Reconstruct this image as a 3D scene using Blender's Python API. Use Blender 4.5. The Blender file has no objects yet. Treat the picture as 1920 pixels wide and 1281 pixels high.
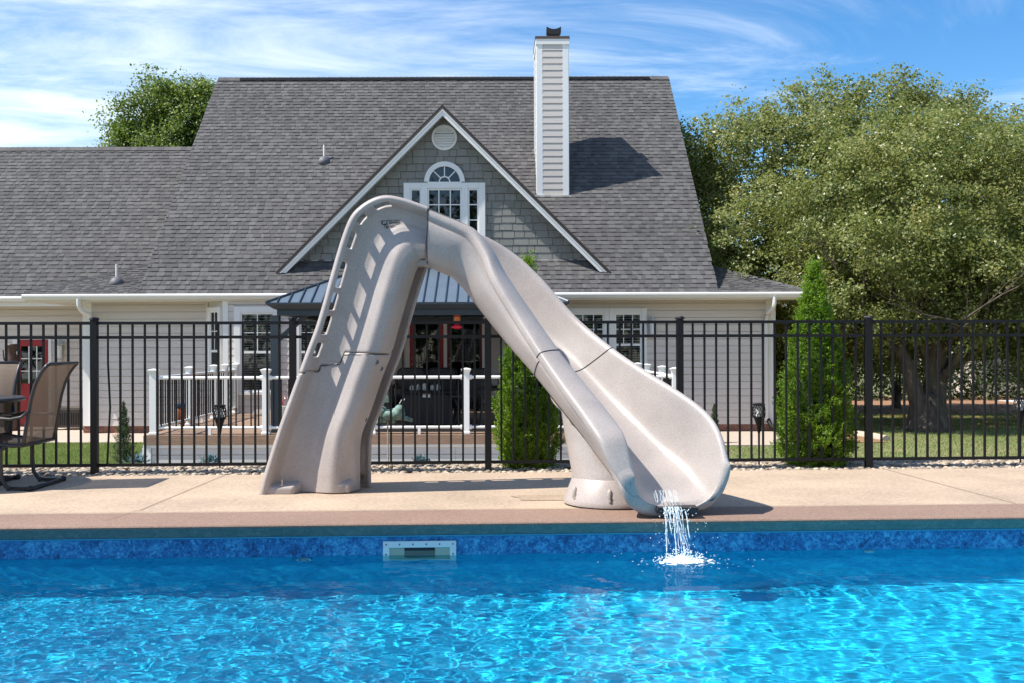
import bpy, bmesh, math, random
import numpy as np
from mathutils import Vector, Matrix, noise

random.seed(7); rng = np.random.default_rng(7)
sc = bpy.context.scene
COL = sc.collection
R = math.radians
PI = math.pi

# ------------------------------------------------------------------ camera, sky, sun, exposure
F, PX, PY, CAMZ, ROLL = 1900.0, 933.0, 648.0, 1.16, 0.0031
cam = bpy.data.objects.new("camera", bpy.data.cameras.new("camera")); COL.objects.link(cam); sc.camera = cam
cam.data.sensor_width = 36.0; cam.data.lens = F / 1920 * 36
cam.data.shift_x = (960 - PX) / 1920; cam.data.shift_y = (PY - 640.5) / 1920
cam.data.clip_start = 0.05; cam.data.clip_end = 900
cam.matrix_world = Matrix.Translation((0, 0, CAMZ)) @ Matrix.Rotation(R(90), 4, 'X') @ Matrix.Rotation(-ROLL, 4, 'Z')

SUN_EL, SUN_AZ = R(54), R(14)          # sun from the left, a little on the camera's side
world = bpy.data.worlds.new("World"); sc.world = world; world.use_nodes = True
wn = world.node_tree; wl = wn.links.new
bg = wn.nodes['Background']
sky = wn.nodes.new('ShaderNodeTexSky'); sky.sky_type = 'NISHITA'; sky.sun_disc = False
sky.sun_elevation = SUN_EL; sky.sun_rotation = R(-90) - SUN_AZ
sky.air_density = 1.0; sky.dust_density = 0.4; sky.ozone_density = 3.0; sky.altitude = 200
hs = wn.nodes.new('ShaderNodeHueSaturation'); hs.inputs['Saturation'].default_value = 1.32; hs.inputs['Value'].default_value = 0.98
wl(sky.outputs[0], hs.inputs['Color'])
tc = wn.nodes.new('ShaderNodeTexCoord')
sep = wn.nodes.new('ShaderNodeSeparateXYZ'); wl(tc.outputs['Generated'], sep.inputs[0])
# project the view direction on a high flat layer, so cirrus streaks foreshorten towards the horizon
def wmath(op, a, b=None, c=None):
    n = wn.nodes.new('ShaderNodeMath'); n.operation = op
    for i, v in enumerate((a, b, c)):
        if v is None: continue
        if isinstance(v, (int, float)): n.inputs[i].default_value = v
        else: wl(v, n.inputs[i])
    return n.outputs[0]
zz = wmath('MAXIMUM', wmath('ADD', sep.outputs['Z'], 0.08), 0.02)
cx = wmath('DIVIDE', sep.outputs['X'], zz); cy = wmath('DIVIDE', sep.outputs['Y'], zz)
cmb = wn.nodes.new('ShaderNodeCombineXYZ')
wl(wmath('ADD', wmath('MULTIPLY', cx, 0.55), wmath('MULTIPLY', cy, 0.12)), cmb.inputs[0])
wl(wmath('MULTIPLY', cy, 1.15), cmb.inputs[1])
def wnoise(scale, detail, rough, dist, off):
    n = wn.nodes.new('ShaderNodeTexNoise'); n.inputs['Scale'].default_value = scale; n.inputs['Detail'].default_value = detail
    n.inputs['Roughness'].default_value = rough; n.inputs['Distortion'].default_value = dist
    mp = wn.nodes.new('ShaderNodeMapping'); mp.inputs['Location'].default_value = off
    wl(cmb.outputs[0], mp.inputs[0]); wl(mp.outputs[0], n.inputs['Vector'])
    return n.outputs['Fac']
n1 = wnoise(1.1, 9, 0.66, 1.1, (3.1, 1.7, 0)); n2 = wnoise(0.35, 3, 0.5, 0.2, (7.3, 0.4, 0))
# more cloud on the left of the view direction (towards the sun), as in the photograph
side = wmath('MULTIPLY', cx, -0.035)
cl = wmath('ADD', wmath('ADD', wmath('MULTIPLY', n1, 0.75), wmath('MULTIPLY', n2, 0.55)), side)
ramp = wn.nodes.new('ShaderNodeMapRange'); ramp.interpolation_type = 'SMOOTHSTEP'
ramp.inputs['From Min'].default_value = 0.54; ramp.inputs['From Max'].default_value = 0.93
wl(cl, ramp.inputs['Value'])
cloudmix = wn.nodes.new('ShaderNodeMix'); cloudmix.data_type = 'RGBA'
wl(wmath('MULTIPLY', ramp.outputs[0], 0.85), cloudmix.inputs['Factor'])
wl(hs.outputs[0], cloudmix.inputs[6]); cloudmix.inputs[7].default_value = (6.6, 7.1, 7.7, 1)
wl(cloudmix.outputs[2], bg.inputs[0]); bg.inputs[1].default_value = 0.11

sun = bpy.data.lights.new("sun", 'SUN'); sun.energy = 4.2; sun.angle = R(0.53); sun.color = (1.0, 0.955, 0.88)
sun_o = bpy.data.objects.new("sun", sun); COL.objects.link(sun_o)
SD = Vector((math.cos(SUN_EL) * math.cos(SUN_AZ), math.cos(SUN_EL) * math.sin(SUN_AZ), -math.sin(SUN_EL)))
sun_o.rotation_euler = SD.to_track_quat('-Z', 'Y').to_euler(); sun_o.location = (-20, -5, 30)
sun.cycles.is_caustics_light = True
sc.view_settings.view_transform = 'Standard'; sc.view_settings.look = 'None'
sc.view_settings.exposure = 0.85; sc.view_settings.gamma = 1.0; sc.view_settings.use_curve_mapping = False
sc.cycles.use_denoising = True
sc.cycles.max_bounces = 8; sc.cycles.transparent_max_bounces = 16; sc.cycles.caustics_refractive = True; sc.cycles.caustics_reflective = False

# ------------------------------------------------------------------ helpers
def P(px, py, Y):
    """World point at distance Y from the camera plane that is seen at (px, py) of the photograph."""
    dx, dy = px - PX, py - PY
    x = dx - dy * ROLL; y = dy + dx * ROLL
    return Vector((x * Y / F, Y, CAMZ - y * Y / F))

def tag(o, label=None, cat=None, group=None, kind=None):
    if label: o['label'] = label
    if cat: o['category'] = cat
    if group: o['group'] = group
    if kind: o['kind'] = kind
    return o

def empty(name, loc, label=None, cat=None, group=None):
    o = bpy.data.objects.new(name, None); COL.objects.link(o); o.location = loc; o.empty_display_size = 0.2
    return tag(o, label, cat, group)

def adopt(o, parent):
    if parent is None: return
    o.parent = parent
    if parent.type == 'EMPTY':
        o.matrix_parent_inverse = Matrix.Translation(parent.location).inverted()

def link_mesh(name, me, m, parent=None, smooth=False):
    if m is not None and not me.materials: me.materials.append(m)
    o = bpy.data.objects.new(name, me); COL.objects.link(o); adopt(o, parent)
    if smooth: me.polygons.foreach_set('use_smooth', [True] * len(me.polygons))
    return o

class MB:
    def __init__(s): s.v = []; s.f = []
    def quadverts(s, pts, faces):
        n = len(s.v); s.v += [tuple(p) for p in pts]; s.f += [tuple(i + n for i in f) for f in faces]; return s
    def box(s, a, b):
        x0, x1 = sorted((a[0], b[0])); y0, y1 = sorted((a[1], b[1])); z0, z1 = sorted((a[2], b[2]))
        return s.quadverts([(x0,y0,z0),(x1,y0,z0),(x1,y1,z0),(x0,y1,z0),(x0,y0,z1),(x1,y0,z1),(x1,y1,z1),(x0,y1,z1)],
            [(0,3,2,1),(4,5,6,7),(0,1,5,4),(1,2,6,5),(2,3,7,6),(3,0,4,7)])
    def prism(s, pts, d):
        n = len(pts); d = Vector(d); P2 = [Vector(p) for p in pts]
        nr = Vector((0,0,0))
        for i in range(n): nr += P2[i].cross(P2[(i+1) % n])
        if nr.dot(d) > 0: P2 = P2[::-1]
        a = P2 + [p + d for p in P2]
        fs = [tuple(range(n)), tuple(range(2*n-1, n-1, -1))] + [(i, i+n, (i+1) % n + n, (i+1) % n) for i in range(n)]
        return s.quadverts(a, fs)
    def tube(s, path, r, k=8, cap=True, flat=None):
        path = [Vector(p) for p in path]; n = len(path); rings = []
        rs = r if isinstance(r, (list, tuple)) else [r] * n
        prev = None
        for i, p in enumerate(path):
            t = (path[min(i+1, n-1)] - path[max(i-1, 0)])
            if t.length < 1e-9: t = Vector((0,0,1))
            t.normalize()
            if prev is None:
                a = Vector((0,0,1)) if abs(t.z) < .9 else Vector((1,0,0))
                u = t.cross(a).normalized()
            else:
                u = (prev - t * prev.dot(t)).normalized()
            prev = u; w = t.cross(u)
            rings.append([p + (u * math.cos(2*PI*j/k) + w * math.sin(2*PI*j/k)) * rs[i] for j in range(k)])
        base = len(s.v)
        for rg in rings: s.v += [tuple(q) for q in rg]
        for i in range(n-1):
            for j in range(k):
                a = base + i*k + j; b = base + i*k + (j+1) % k
                s.f.append((a, b, b + k, a + k))
        if cap:
            s.f.append(tuple(base + j for j in range(k-1, -1, -1))); s.f.append(tuple(base + (n-1)*k + j for j in range(k)))
        return s
    def lathe(s, c, prof, k=20, axis='Z'):
        """prof = [(radius, height)] bottom to top"""
        base = len(s.v); c = Vector(c)
        for r, h in prof:
            for j in range(k):
                a = 2*PI*j/k
                q = (r*math.cos(a), r*math.sin(a), h) if axis == 'Z' else (r*math.cos(a), -h, r*math.sin(a))
                s.v.append(tuple(c + Vector(q)))
        n = len(prof)
        for i in range(n-1):
            for j in range(k):
                a = base + i*k + j; b = base + i*k + (j+1) % k
                s.f.append((a, b, b+k, a+k))
        s.f.append(tuple(base + j for j in range(k-1, -1, -1))); s.f.append(tuple(base + (n-1)*k + j for j in range(k)))
        return s
    def sphere(s, c, r, k=12, h=8):
        rx, ry, rz = (r, r, r) if isinstance(r, (int, float)) else r
        base = len(s.v)
        s.v.append((c[0], c[1], c[2]-rz))
        for i in range(1, h):
            t = -PI/2 + PI*i/h
            for j in range(k):
                a = 2*PI*j/k
                s.v.append((c[0]+rx*math.cos(t)*math.cos(a), c[1]+ry*math.cos(t)*math.sin(a), c[2]+rz*math.sin(t)))
        s.v.append((c[0], c[1], c[2]+rz)); top = len(s.v)-1
        for j in range(k):
            s.f.append((base, base+1+(j+1) % k, base+1+j))
            for i in range(h-2):
                a = base+1+i*k+j; b = base+1+i*k+(j+1) % k
                s.f.append((a, b, b+k, a+k))
            a = base+1+(h-2)*k
            s.f.append((a+j, a+(j+1) % k, top))
        return s
    def build(s, name, m, parent=None, smooth=False, bevel=0, kind=None, autosm=False):
        me = bpy.data.meshes.new(name); me.from_pydata(s.v, [], s.f); me.update()
        o = link_mesh(name, me, m, parent, smooth)
        if autosm:
            me.shade_smooth() if hasattr(me, 'shade_smooth') else None
            try: me.set_sharp_from_angle(angle=R(40))
            except Exception: pass
        if bevel:
            b = o.modifiers.new('bevel', 'BEVEL'); b.width = bevel; b.segments = 2; b.limit_method = 'ANGLE'; b.angle_limit = R(40)
        if kind: o['kind'] = kind
        return o

def raw_mesh(name, V, Fq, m, parent=None, smooth=False, kind=None):
    """fast mesh from numpy: V (n,3), Fq (m,k)"""
    me = bpy.data.meshes.new(name)
    me.vertices.add(len(V)); me.vertices.foreach_set('co', np.asarray(V, np.float32).ravel())
    k = Fq.shape[1]
    me.loops.add(Fq.size); me.loops.foreach_set('vertex_index', np.asarray(Fq, np.int32).ravel())
    me.polygons.add(len(Fq)); me.polygons.foreach_set('loop_start', np.arange(0, Fq.size, k, dtype=np.int32))
    me.update(calc_edges=True)
    o = link_mesh(name, me, m, parent)
    me.polygons.foreach_set('use_smooth', np.full(len(Fq), bool(smooth)))
    if kind: o['kind'] = kind
    return o

_cube = {}
def piece(name, m, parent, a, b, rot=None):
    """a box-shaped piece that shares one unit mesh per material"""
    if m.name not in _cube:
        me = bpy.data.meshes.new('unit_' + m.name)
        mb = MB().box((-.5,-.5,-.5), (.5,.5,.5)); me.from_pydata(mb.v, [], mb.f); me.materials.append(m); _cube[m.name] = me
    o = bpy.data.objects.new(name, _cube[m.name]); COL.objects.link(o)
    o.location = [(a[i]+b[i])/2 for i in range(3)]; o.scale = [max(abs(b[i]-a[i]), 1e-4) for i in range(3)]
    if rot is not None: o.rotation_euler = rot
    adopt(o, parent); return o

# ------------------------------------------------------------------ materials
def newmat(name):
    m = bpy.data.materials.new(name); m.use_nodes = True
    return m, m.node_tree, m.node_tree.nodes['Principled BSDF']

def mat(name, c, rough=0.6, metal=0.0, var=0.0, vscale=8.0, bump=0.0, bscale=60.0, c2=None, island=0.0, stretch=(1,1,1), spec=0.5, coat=0.0, detail=5):
    m, nt, b = newmat(name); L = nt.links.new
    b.inputs['Base Color'].default_value = (*c, 1); b.inputs['Roughness'].default_value = rough; b.inputs['Metallic'].default_value = metal
    b.inputs['Specular IOR Level'].default_value = spec; b.inputs['Coat Weight'].default_value = coat
    tcn = nt.nodes.new('ShaderNodeTexCoord'); mp = nt.nodes.new('ShaderNodeMapping'); mp.inputs['Scale'].default_value = stretch
    L(tcn.outputs['Object'] if not island else tcn.outputs['Object'], mp.inputs[0])
    geo = nt.nodes.new('ShaderNodeNewGeometry')
    pos = geo.outputs['Position']; L(pos, mp.inputs[0])
    col = None
    if var or c2:
        n = nt.nodes.new('ShaderNodeTexNoise'); n.inputs['Scale'].default_value = vscale; n.inputs['Detail'].default_value = detail; n.inputs['Roughness'].default_value = .6
        L(mp.outputs[0], n.inputs['Vector'])
        mx = nt.nodes.new('ShaderNodeMix'); mx.data_type = 'RGBA'
        mr = nt.nodes.new('ShaderNodeMapRange'); mr.inputs['From Min'].default_value = .32; mr.inputs['From Max'].default_value = .68
        L(n.outputs['Fac'], mr.inputs['Value']); L(mr.outputs[0], mx.inputs['Factor'])
        ca = c if c2 else tuple(max(0, x*(1-var)) for x in c); cb = c2 if c2 else tuple(x*(1+var) for x in c)
        mx.inputs[6].default_value = (*ca, 1); mx.inputs[7].default_value = (*cb, 1)
        col = mx.outputs[2]
    if island:
        h = nt.nodes.new('ShaderNodeHueSaturation')
        mr = nt.nodes.new('ShaderNodeMapRange'); mr.inputs['To Min'].default_value = 1 - island; mr.inputs['To Max'].default_value = 1 + island
        oi = nt.nodes.new('ShaderNodeObjectInfo')
        ad = nt.nodes.new('ShaderNodeMath'); ad.operation = 'ADD'; L(geo.outputs['Random Per Island'], ad.inputs[0]); L(oi.outputs['Random'], ad.inputs[1])
        fr = nt.nodes.new('ShaderNodeMath'); fr.operation = 'FRACT'; L(ad.outputs[0], fr.inputs[0])
        L(fr.outputs[0], mr.inputs['Value']); L(mr.outputs[0], h.inputs['Value'])
        if col: L(col, h.inputs['Color'])
        else: h.inputs['Color'].default_value = (*c, 1)
        col = h.outputs[0]
    if col: L(col, b.inputs['Base Color'])
    if bump:
        n = nt.nodes.new('ShaderNodeTexNoise'); n.inputs['Scale'].default_value = bscale; n.inputs['Detail'].default_value = 4
        L(mp.outputs[0], n.inputs['Vector'])
        bp = nt.nodes.new('ShaderNodeBump'); bp.inputs['Strength'].default_value = min(1, bump); bp.inputs['Distance'].default_value = 0.004
        L(n.outputs['Fac'], bp.inputs['Height']); L(bp.outputs[0], b.inputs['Normal'])
    return m

M = {}
def deck_mat(name, a, b_, stain):
    m, nt, b = newmat(name); L = nt.links.new
    geo = nt.nodes.new('ShaderNodeNewGeometry')
    def ns(sc_, det, rg=.6):
        n = nt.nodes.new('ShaderNodeTexNoise'); n.inputs['Scale'].default_value = sc_; n.inputs['Detail'].default_value = det; n.inputs['Roughness'].default_value = rg
        L(geo.outputs['Position'], n.inputs['Vector']); return n.outputs['Fac']
    fine = ns(120, 4, .75); mid = ns(28, 4); big = ns(1.1, 6, .65)
    mr = nt.nodes.new('ShaderNodeMapRange'); mr.inputs['From Min'].default_value = .36; mr.inputs['From Max'].default_value = .64; L(fine, mr.inputs['Value'])
    mx = nt.nodes.new('ShaderNodeMix'); mx.data_type = 'RGBA'; mx.inputs[6].default_value = (*a, 1); mx.inputs[7].default_value = (*b_, 1); L(mr.outputs[0], mx.inputs[0])
    ad = nt.nodes.new('ShaderNodeMath'); ad.operation = 'ADD'; L(mid, ad.inputs[0]); L(big, ad.inputs[1])
    m2 = nt.nodes.new('ShaderNodeMapRange'); m2.inputs['From Min'].default_value = .7; m2.inputs['From Max'].default_value = 1.3; m2.inputs['To Min'].default_value = 1-stain; m2.inputs['To Max'].default_value = 1+stain; L(ad.outputs[0], m2.inputs['Value'])
    h = nt.nodes.new('ShaderNodeHueSaturation'); L(m2.outputs[0], h.inputs['Value']); L(mx.outputs[2], h.inputs['Color']); L(h.outputs[0], b.inputs['Base Color'])
    b.inputs['Roughness'].default_value = .9
    bp = nt.nodes.new('ShaderNodeBump'); bp.inputs['Strength'].default_value = .8; bp.inputs['Distance'].default_value = .004; L(fine, bp.inputs['Height']); L(bp.outputs[0], b.inputs['Normal'])
    return m
M['deck'] = deck_mat('sandy_concrete', (.31,.218,.148), (.57,.445,.325), .27)
M['coping'] = deck_mat('brown_coping', (.18,.112,.080), (.335,.220,.165), .14)
M['joint'] = mat('joint_dark', (.10,.07,.05), .9)
M['walk'] = mat('walk_concrete', (.42,.33,.26), .9, c2=(.50,.41,.33), vscale=9, bump=.4)
M['siding'] = mat('taupe_siding', (.62,.565,.515), .6, var=.04, vscale=3, bump=.3, bscale=30, stretch=(.3,1,6), island=.02)
M['shake'] = mat('grey_shake', (.225,.222,.20), .75, var=.10, vscale=14, island=.10, bump=.6, bscale=90, stretch=(5,1,.5))
M['white'] = mat('white_trim', (.78,.77,.74), .5, var=.02, vscale=3)
M['vinyl'] = mat('white_vinyl', (.82,.82,.80), .35)
M['soffit'] = mat('soffit_white', (.60,.57,.51), .6)
M['gutter'] = mat('gutter_white', (.74,.72,.67), .4)
M['black'] = mat('black_powder_coat', (.008,.008,.009), .55, spec=.3)
M['gazebo'] = mat('charcoal_metal', (.035,.05,.065), .4, metal=.2)
M['seamroof'] = mat('steel_roof', (.15,.19,.225), .38, metal=.35, var=.06, vscale=4)
M['darkgap'] = mat('dark_interior', (.01,.01,.012), .9)
M['wood'] = mat('brown_decking', (.23,.145,.095), .7, c2=(.33,.22,.15), vscale=10, stretch=(.5,4,4), bump=.4, island=.06)
M['skirt'] = mat('pale_skirting', (.58,.56,.54), .6, var=.04)
M['brick'] = mat('red_brick', (.24,.10,.065), .9, var=.25, vscale=20, island=.2, bump=.5)
M['mortar'] = mat('mortar', (.35,.31,.27), .95)
M['red'] = mat('red_door_paint', (.30,.012,.02), .35, var=.05)
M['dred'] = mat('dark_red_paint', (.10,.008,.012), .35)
M['brownleather'] = mat('dark_bronze', (.06,.028,.018), .5, var=.2)
M['wicker'] = mat('dark_wicker', (.018,.017,.017), .6, var=.4, vscale=60, stretch=(1,1,3), bump=.8, bscale=90)
M['wickerbrown'] = mat('grey_brown_resin', (.08,.065,.055), .6, var=.3, vscale=50, bump=.6)
M['cushion'] = mat('grey_cushion', (.075,.068,.062), .9, var=.1, vscale=30, bump=.3)
M['frame'] = mat('bronze_frame', (.045,.042,.042), .4, metal=.3)
M['terracotta'] = mat('terracotta', (.42,.12,.05), .7, var=.15)
M['bluepot'] = mat('blue_glaze', (.02,.06,.15), .3)
M['verdigris'] = mat('verdigris', (.10,.19,.165), .8, c2=(.30,.42,.36), vscale=35, bump=.8, bscale=60)
M['rod'] = mat('pale_bamboo', (.50,.40,.29), .7, var=.15, vscale=30)
M['pipe'] = mat('white_pvc', (.72,.66,.62), .5)
M['lead'] = mat('grey_flashing', (.11,.11,.12), .6)
M['metal'] = mat('zinc_bolt', (.55,.52,.45), .35, metal=.8)
M['plastic'] = mat('white_plastic', (.78,.80,.78), .35)
M['rubber'] = mat('black_rubber', (.008,.009,.012), .6)
M['ink'] = mat('black_decal', (.01,.01,.012), .5)
M['brass'] = mat('brass', (.5,.33,.12), .3, metal=.9)
M['lampgrey'] = mat('lantern_grey', (.45,.46,.45), .4)
M['bark'] = mat('rough_bark', (.035,.027,.021), .95, c2=(.125,.098,.075), vscale=9, bump=1.0, bscale=25, stretch=(1,1,.35))
M['gravelrock'] = mat('river_stone', (.26,.195,.13), .75, c2=(.46,.39,.31), vscale=14, island=.45)
M['soil'] = mat('dark_soil', (.055,.038,.026), 1, c2=(.12,.085,.055), vscale=30, bump=.6)
M['mulch'] = mat('leaf_mulch', (.16,.07,.035), 1, c2=(.42,.24,.13), vscale=14, bump=.5)
M['amber'] = mat('amber_glass', (.45,.11,.015), .15, coat=.5)
M['redplastic'] = mat('red_plastic', (.55,.01,.03), .3)
M['cap'] = mat('brown_cap', (.09,.065,.055), .6)

def slide_mat():
    m, nt, b = newmat('speckled_slide'); L = nt.links.new
    geo = nt.nodes.new('ShaderNodeNewGeometry')
    n = nt.nodes.new('ShaderNodeTexNoise'); n.inputs['Scale'].default_value = 260; n.inputs['Detail'].default_value = 3; n.inputs['Roughness'].default_value = .7
    L(geo.outputs['Position'], n.inputs['Vector'])
    cr = nt.nodes.new('ShaderNodeValToRGB'); e = cr.color_ramp.elements
    e[0].position = .36; e[0].color = (.24,.205,.185,1); e[1].position = .62; e[1].color = (.47,.415,.38,1)
    x = e.new(.46); x.color = (.375,.325,.298,1)
    L(n.outputs['Fac'], cr.inputs[0])
    n2 = nt.nodes.new('ShaderNodeTexNoise'); n2.inputs['Scale'].default_value = 3; n2.inputs['Detail'].default_value = 4
    L(geo.outputs['Position'], n2.inputs['Vector'])
    h = nt.nodes.new('ShaderNodeHueSaturation'); mr = nt.nodes.new('ShaderNodeMapRange'); mr.inputs['From Min'].default_value = .3; mr.inputs['From Max'].default_value = .7; mr.inputs['To Min'].default_value = .90; mr.inputs['To Max'].default_value = 1.08
    L(n2.outputs['Fac'], mr.inputs['Value']); L(mr.outputs[0], h.inputs['Value']); L(cr.outputs[0], h.inputs['Color'])
    L(h.outputs[0], b.inputs['Base Color']); b.inputs['Roughness'].default_value = .36; b.inputs['Specular IOR Level'].default_value = .5
    bp = nt.nodes.new('ShaderNodeBump'); bp.inputs['Strength'].default_value = .25; bp.inputs['Distance'].default_value = .002
    L(n.outputs['Fac'], bp.inputs['Height']); L(bp.outputs[0], b.inputs['Normal'])
    return m
M['slide'] = slide_mat()

def shingle_mat():
    m, nt, b = newmat('asphalt_shingle'); L = nt.links.new
    geo = nt.nodes.new('ShaderNodeNewGeometry'); oi = nt.nodes.new('ShaderNodeObjectInfo')
    ad = nt.nodes.new('ShaderNodeMath'); ad.operation = 'ADD'; L(geo.outputs['Random Per Island'], ad.inputs[0]); L(oi.outputs['Random'], ad.inputs[1])
    fr = nt.nodes.new('ShaderNodeMath'); fr.operation = 'FRACT'; L(ad.outputs[0], fr.inputs[0])
    cr = nt.nodes.new('ShaderNodeValToRGB'); e = cr.color_ramp.elements
    e[0].position = 0; e[0].color = (.062,.060,.061,1); e[1].position = 1; e[1].color = (.106,.102,.101,1)
    x = e.new(.5); x.color = (.080,.076,.076,1); x = e.new(.75); x.color = (.094,.091,.088,1)
    L(fr.outputs[0], cr.inputs[0])
    n = nt.nodes.new('ShaderNodeTexNoise'); n.inputs['Scale'].default_value = 90; n.inputs['Detail'].default_value = 3
    L(geo.outputs['Position'], n.inputs['Vector'])
    n2 = nt.nodes.new('ShaderNodeTexNoise'); n2.inputs['Scale'].default_value = .6; n2.inputs['Detail'].default_value = 5
    L(geo.outputs['Position'], n2.inputs['Vector'])
    s = nt.nodes.new('ShaderNodeMath'); s.operation = 'ADD'; L(n.outputs['Fac'], s.inputs[0]); L(n2.outputs['Fac'], s.inputs[1])
    mr = nt.nodes.new('ShaderNodeMapRange'); mr.inputs['From Min'].default_value = .6; mr.inputs['From Max'].default_value = 1.4; mr.inputs['To Min'].default_value = .75; mr.inputs['To Max'].default_value = 1.25
    L(s.outputs[0], mr.inputs['Value'])
    h = nt.nodes.new('ShaderNodeHueSaturation'); L(mr.outputs[0], h.inputs['Value']); L(cr.outputs[0], h.inputs['Color'])
    L(h.outputs[0], b.inputs['Base Color']); b.inputs['Roughness'].default_value = .92
    return m
M['shingle'] = shingle_mat()

def leaf_mat(name, cols, rough=.45, trans=.35):
    m, nt, b = newmat(name); L = nt.links.new
    geo = nt.nodes.new('ShaderNodeNewGeometry')
    cr = nt.nodes.new('ShaderNodeValToRGB'); e = cr.color_ramp.elements
    e[0].position = 0; e[0].color = (*cols[0], 1); e[1].position = 1; e[1].color = (*cols[-1], 1)
    for i, c in enumerate(cols[1:-1]):
        x = e.new((i+1)/(len(cols)-1)); x.color = (*c, 1)
    n = nt.nodes.new('ShaderNodeTexNoise'); n.inputs['Scale'].default_value = .8; n.inputs['Detail'].default_value = 3
    L(geo.outputs['Position'], n.inputs['Vector'])
    a = nt.nodes.new('ShaderNodeMath'); a.operation = 'MULTIPLY_ADD'; L(geo.outputs['Random Per Island'], a.inputs[0]); a.inputs[1].default_value = .65
    mr = nt.nodes.new('ShaderNodeMapRange'); mr.inputs['From Min'].default_value = .3; mr.inputs['From Max'].default_value = .7; mr.inputs['To Max'].default_value = .35
    L(n.outputs['Fac'], mr.inputs['Value']); L(mr.outputs[0], a.inputs[2]); L(a.outputs[0], cr.inputs[0])
    L(cr.outputs[0], b.inputs['Base Color']); b.inputs['Roughness'].default_value = rough
    tr = nt.nodes.new('ShaderNodeBsdfTranslucent'); 
    h = nt.nodes.new('ShaderNodeHueSaturation'); h.inputs['Saturation'].default_value = 1.1; h.inputs['Value'].default_value = 1.5; L(cr.outputs[0], h.inputs['Color'])
    L(h.outputs[0], tr.inputs['Color'])
    mx = nt.nodes.new('ShaderNodeMixShader'); mx.inputs[0].default_value = trans
    L(b.outputs[0], mx.inputs[1]); L(tr.outputs[0], mx.inputs[2]); L(mx.outputs[0], nt.nodes['Material Output'].inputs[0])
    return m
M['birchleaf'] = leaf_mat('birch_leaf', [(.05,.085,.02),(.13,.17,.045),(.21,.24,.075),(.29,.295,.10),(.42,.39,.16)], .36, .42)
M['greenleaf'] = leaf_mat('green_leaf', [(.06,.11,.02),(.14,.20,.04),(.27,.31,.08)], .42, .42)
M['darkleaf'] = leaf_mat('dark_leaf', [(.015,.03,.006),(.035,.06,.012),(.07,.09,.02)], .5)
M['arbleaf'] = leaf_mat('arborvitae_leaf', [(.03,.09,.006),(.13,.25,.014),(.38,.48,.04)], .5, .35)
M['coniferleaf'] = leaf_mat('conifer_leaf', [(.02,.045,.012),(.05,.09,.025),(.10,.13,.045)], .6, .2)
M['blueleaf'] = leaf_mat('blue_succulent', [(.06,.12,.14),(.12,.2,.22),(.2,.3,.3)], .5, .15)
M['grass'] = leaf_mat('grass_blade', [(.12,.18,.045),(.21,.27,.07),(.32,.34,.13)], .6, .3)
M['coreshade'] = mat('shade_core', (.012,.022,.006), .9, var=.5, vscale=25)
M['yellow'] = mat('yellow_petals', (.6,.4,.03), .6)

def lawn_mat():
    m, nt, b = newmat('lawn_turf'); L = nt.links.new
    geo = nt.nodes.new('ShaderNodeNewGeometry')
    n = nt.nodes.new('ShaderNodeTexNoise'); n.inputs['Scale'].default_value = .7; n.inputs['Detail'].default_value = 10; n.inputs['Roughness'].default_value = .7
    L(geo.outputs['Position'], n.inputs['Vector'])
    sp = nt.nodes.new('ShaderNodeSeparateXYZ'); L(geo.outputs['Position'], sp.inputs[0])
    mr = nt.nodes.new('ShaderNodeMapRange'); mr.inputs['From Min'].default_value = -4; mr.inputs['From Max'].default_value = 8; mr.inputs['To Min'].default_value = -.22; mr.inputs['To Max'].default_value = .1
    L(sp.outputs[0], mr.inputs['Value'])
    a = nt.nodes.new('ShaderNodeMath'); a.operation = 'ADD'; L(n.outputs['Fac'], a.inputs[0]); L(mr.outputs[0], a.inputs[1])
    cr = nt.nodes.new('ShaderNodeValToRGB'); e = cr.color_ramp.elements
    e[0].position = .3; e[0].color = (.085,.125,.03,1); e[1].position = .72; e[1].color = (.27,.22,.12,1); x = e.new(.5); x.color = (.14,.165,.055,1)
    L(a.outputs[0], cr.inputs[0]); L(cr.outputs[0], b.inputs['Base Color']); b.inputs['Roughness'].default_value = .95
    return m
M['lawn'] = lawn_mat()

def mottled(name, dark, mid, light, scale, rough=.5, stripes=None):
    m, nt, b = newmat(name); L = nt.links.new
    geo = nt.nodes.new('ShaderNodeNewGeometry')
    n = nt.nodes.new('ShaderNodeTexNoise'); n.inputs['Scale'].default_value = scale; n.inputs['Detail'].default_value = 10; n.inputs['Roughness'].default_value = .72; n.inputs['Distortion'].default_value = .6
    L(geo.outputs['Position'], n.inputs['Vector'])
    n2 = nt.nodes.new('ShaderNodeTexNoise'); n2.inputs['Scale'].default_value = scale*5; n2.inputs['Detail'].default_value = 6; n2.inputs['Distortion'].default_value = 1.2
    L(geo.outputs['Position'], n2.inputs['Vector'])
    a = nt.nodes.new('ShaderNodeMix'); a.data_type = 'FLOAT'; a.inputs['Factor'].default_value = .5
    L(n.outputs['Fac'], a.inputs[2]); L(n2.outputs['Fac'], a.inputs[3])
    cr = nt.nodes.new('ShaderNodeValToRGB'); e = cr.color_ramp.elements
    e[0].position = .38; e[0].color = (*dark, 1); e[1].position = .62; e[1].color = (*light, 1); x = e.new(.49); x.color = (*mid, 1)
    L(a.outputs[0], cr.inputs[0]); L(cr.outputs[0], b.inputs['Base Color']); b.inputs['Roughness'].default_value = rough
    return m
M['liner_wall'] = mottled('liner_tile_band', (.005,.045,.15), (.012,.155,.38), (.08,.40,.64), 7)
M['liner_floor'] = mottled('liner_floor', (.004,.40,.67), (.008,.50,.79), (.022,.60,.87), 3)
M['bead'] = mat('cyan_bead', (.02,.30,.48), .3)
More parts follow.
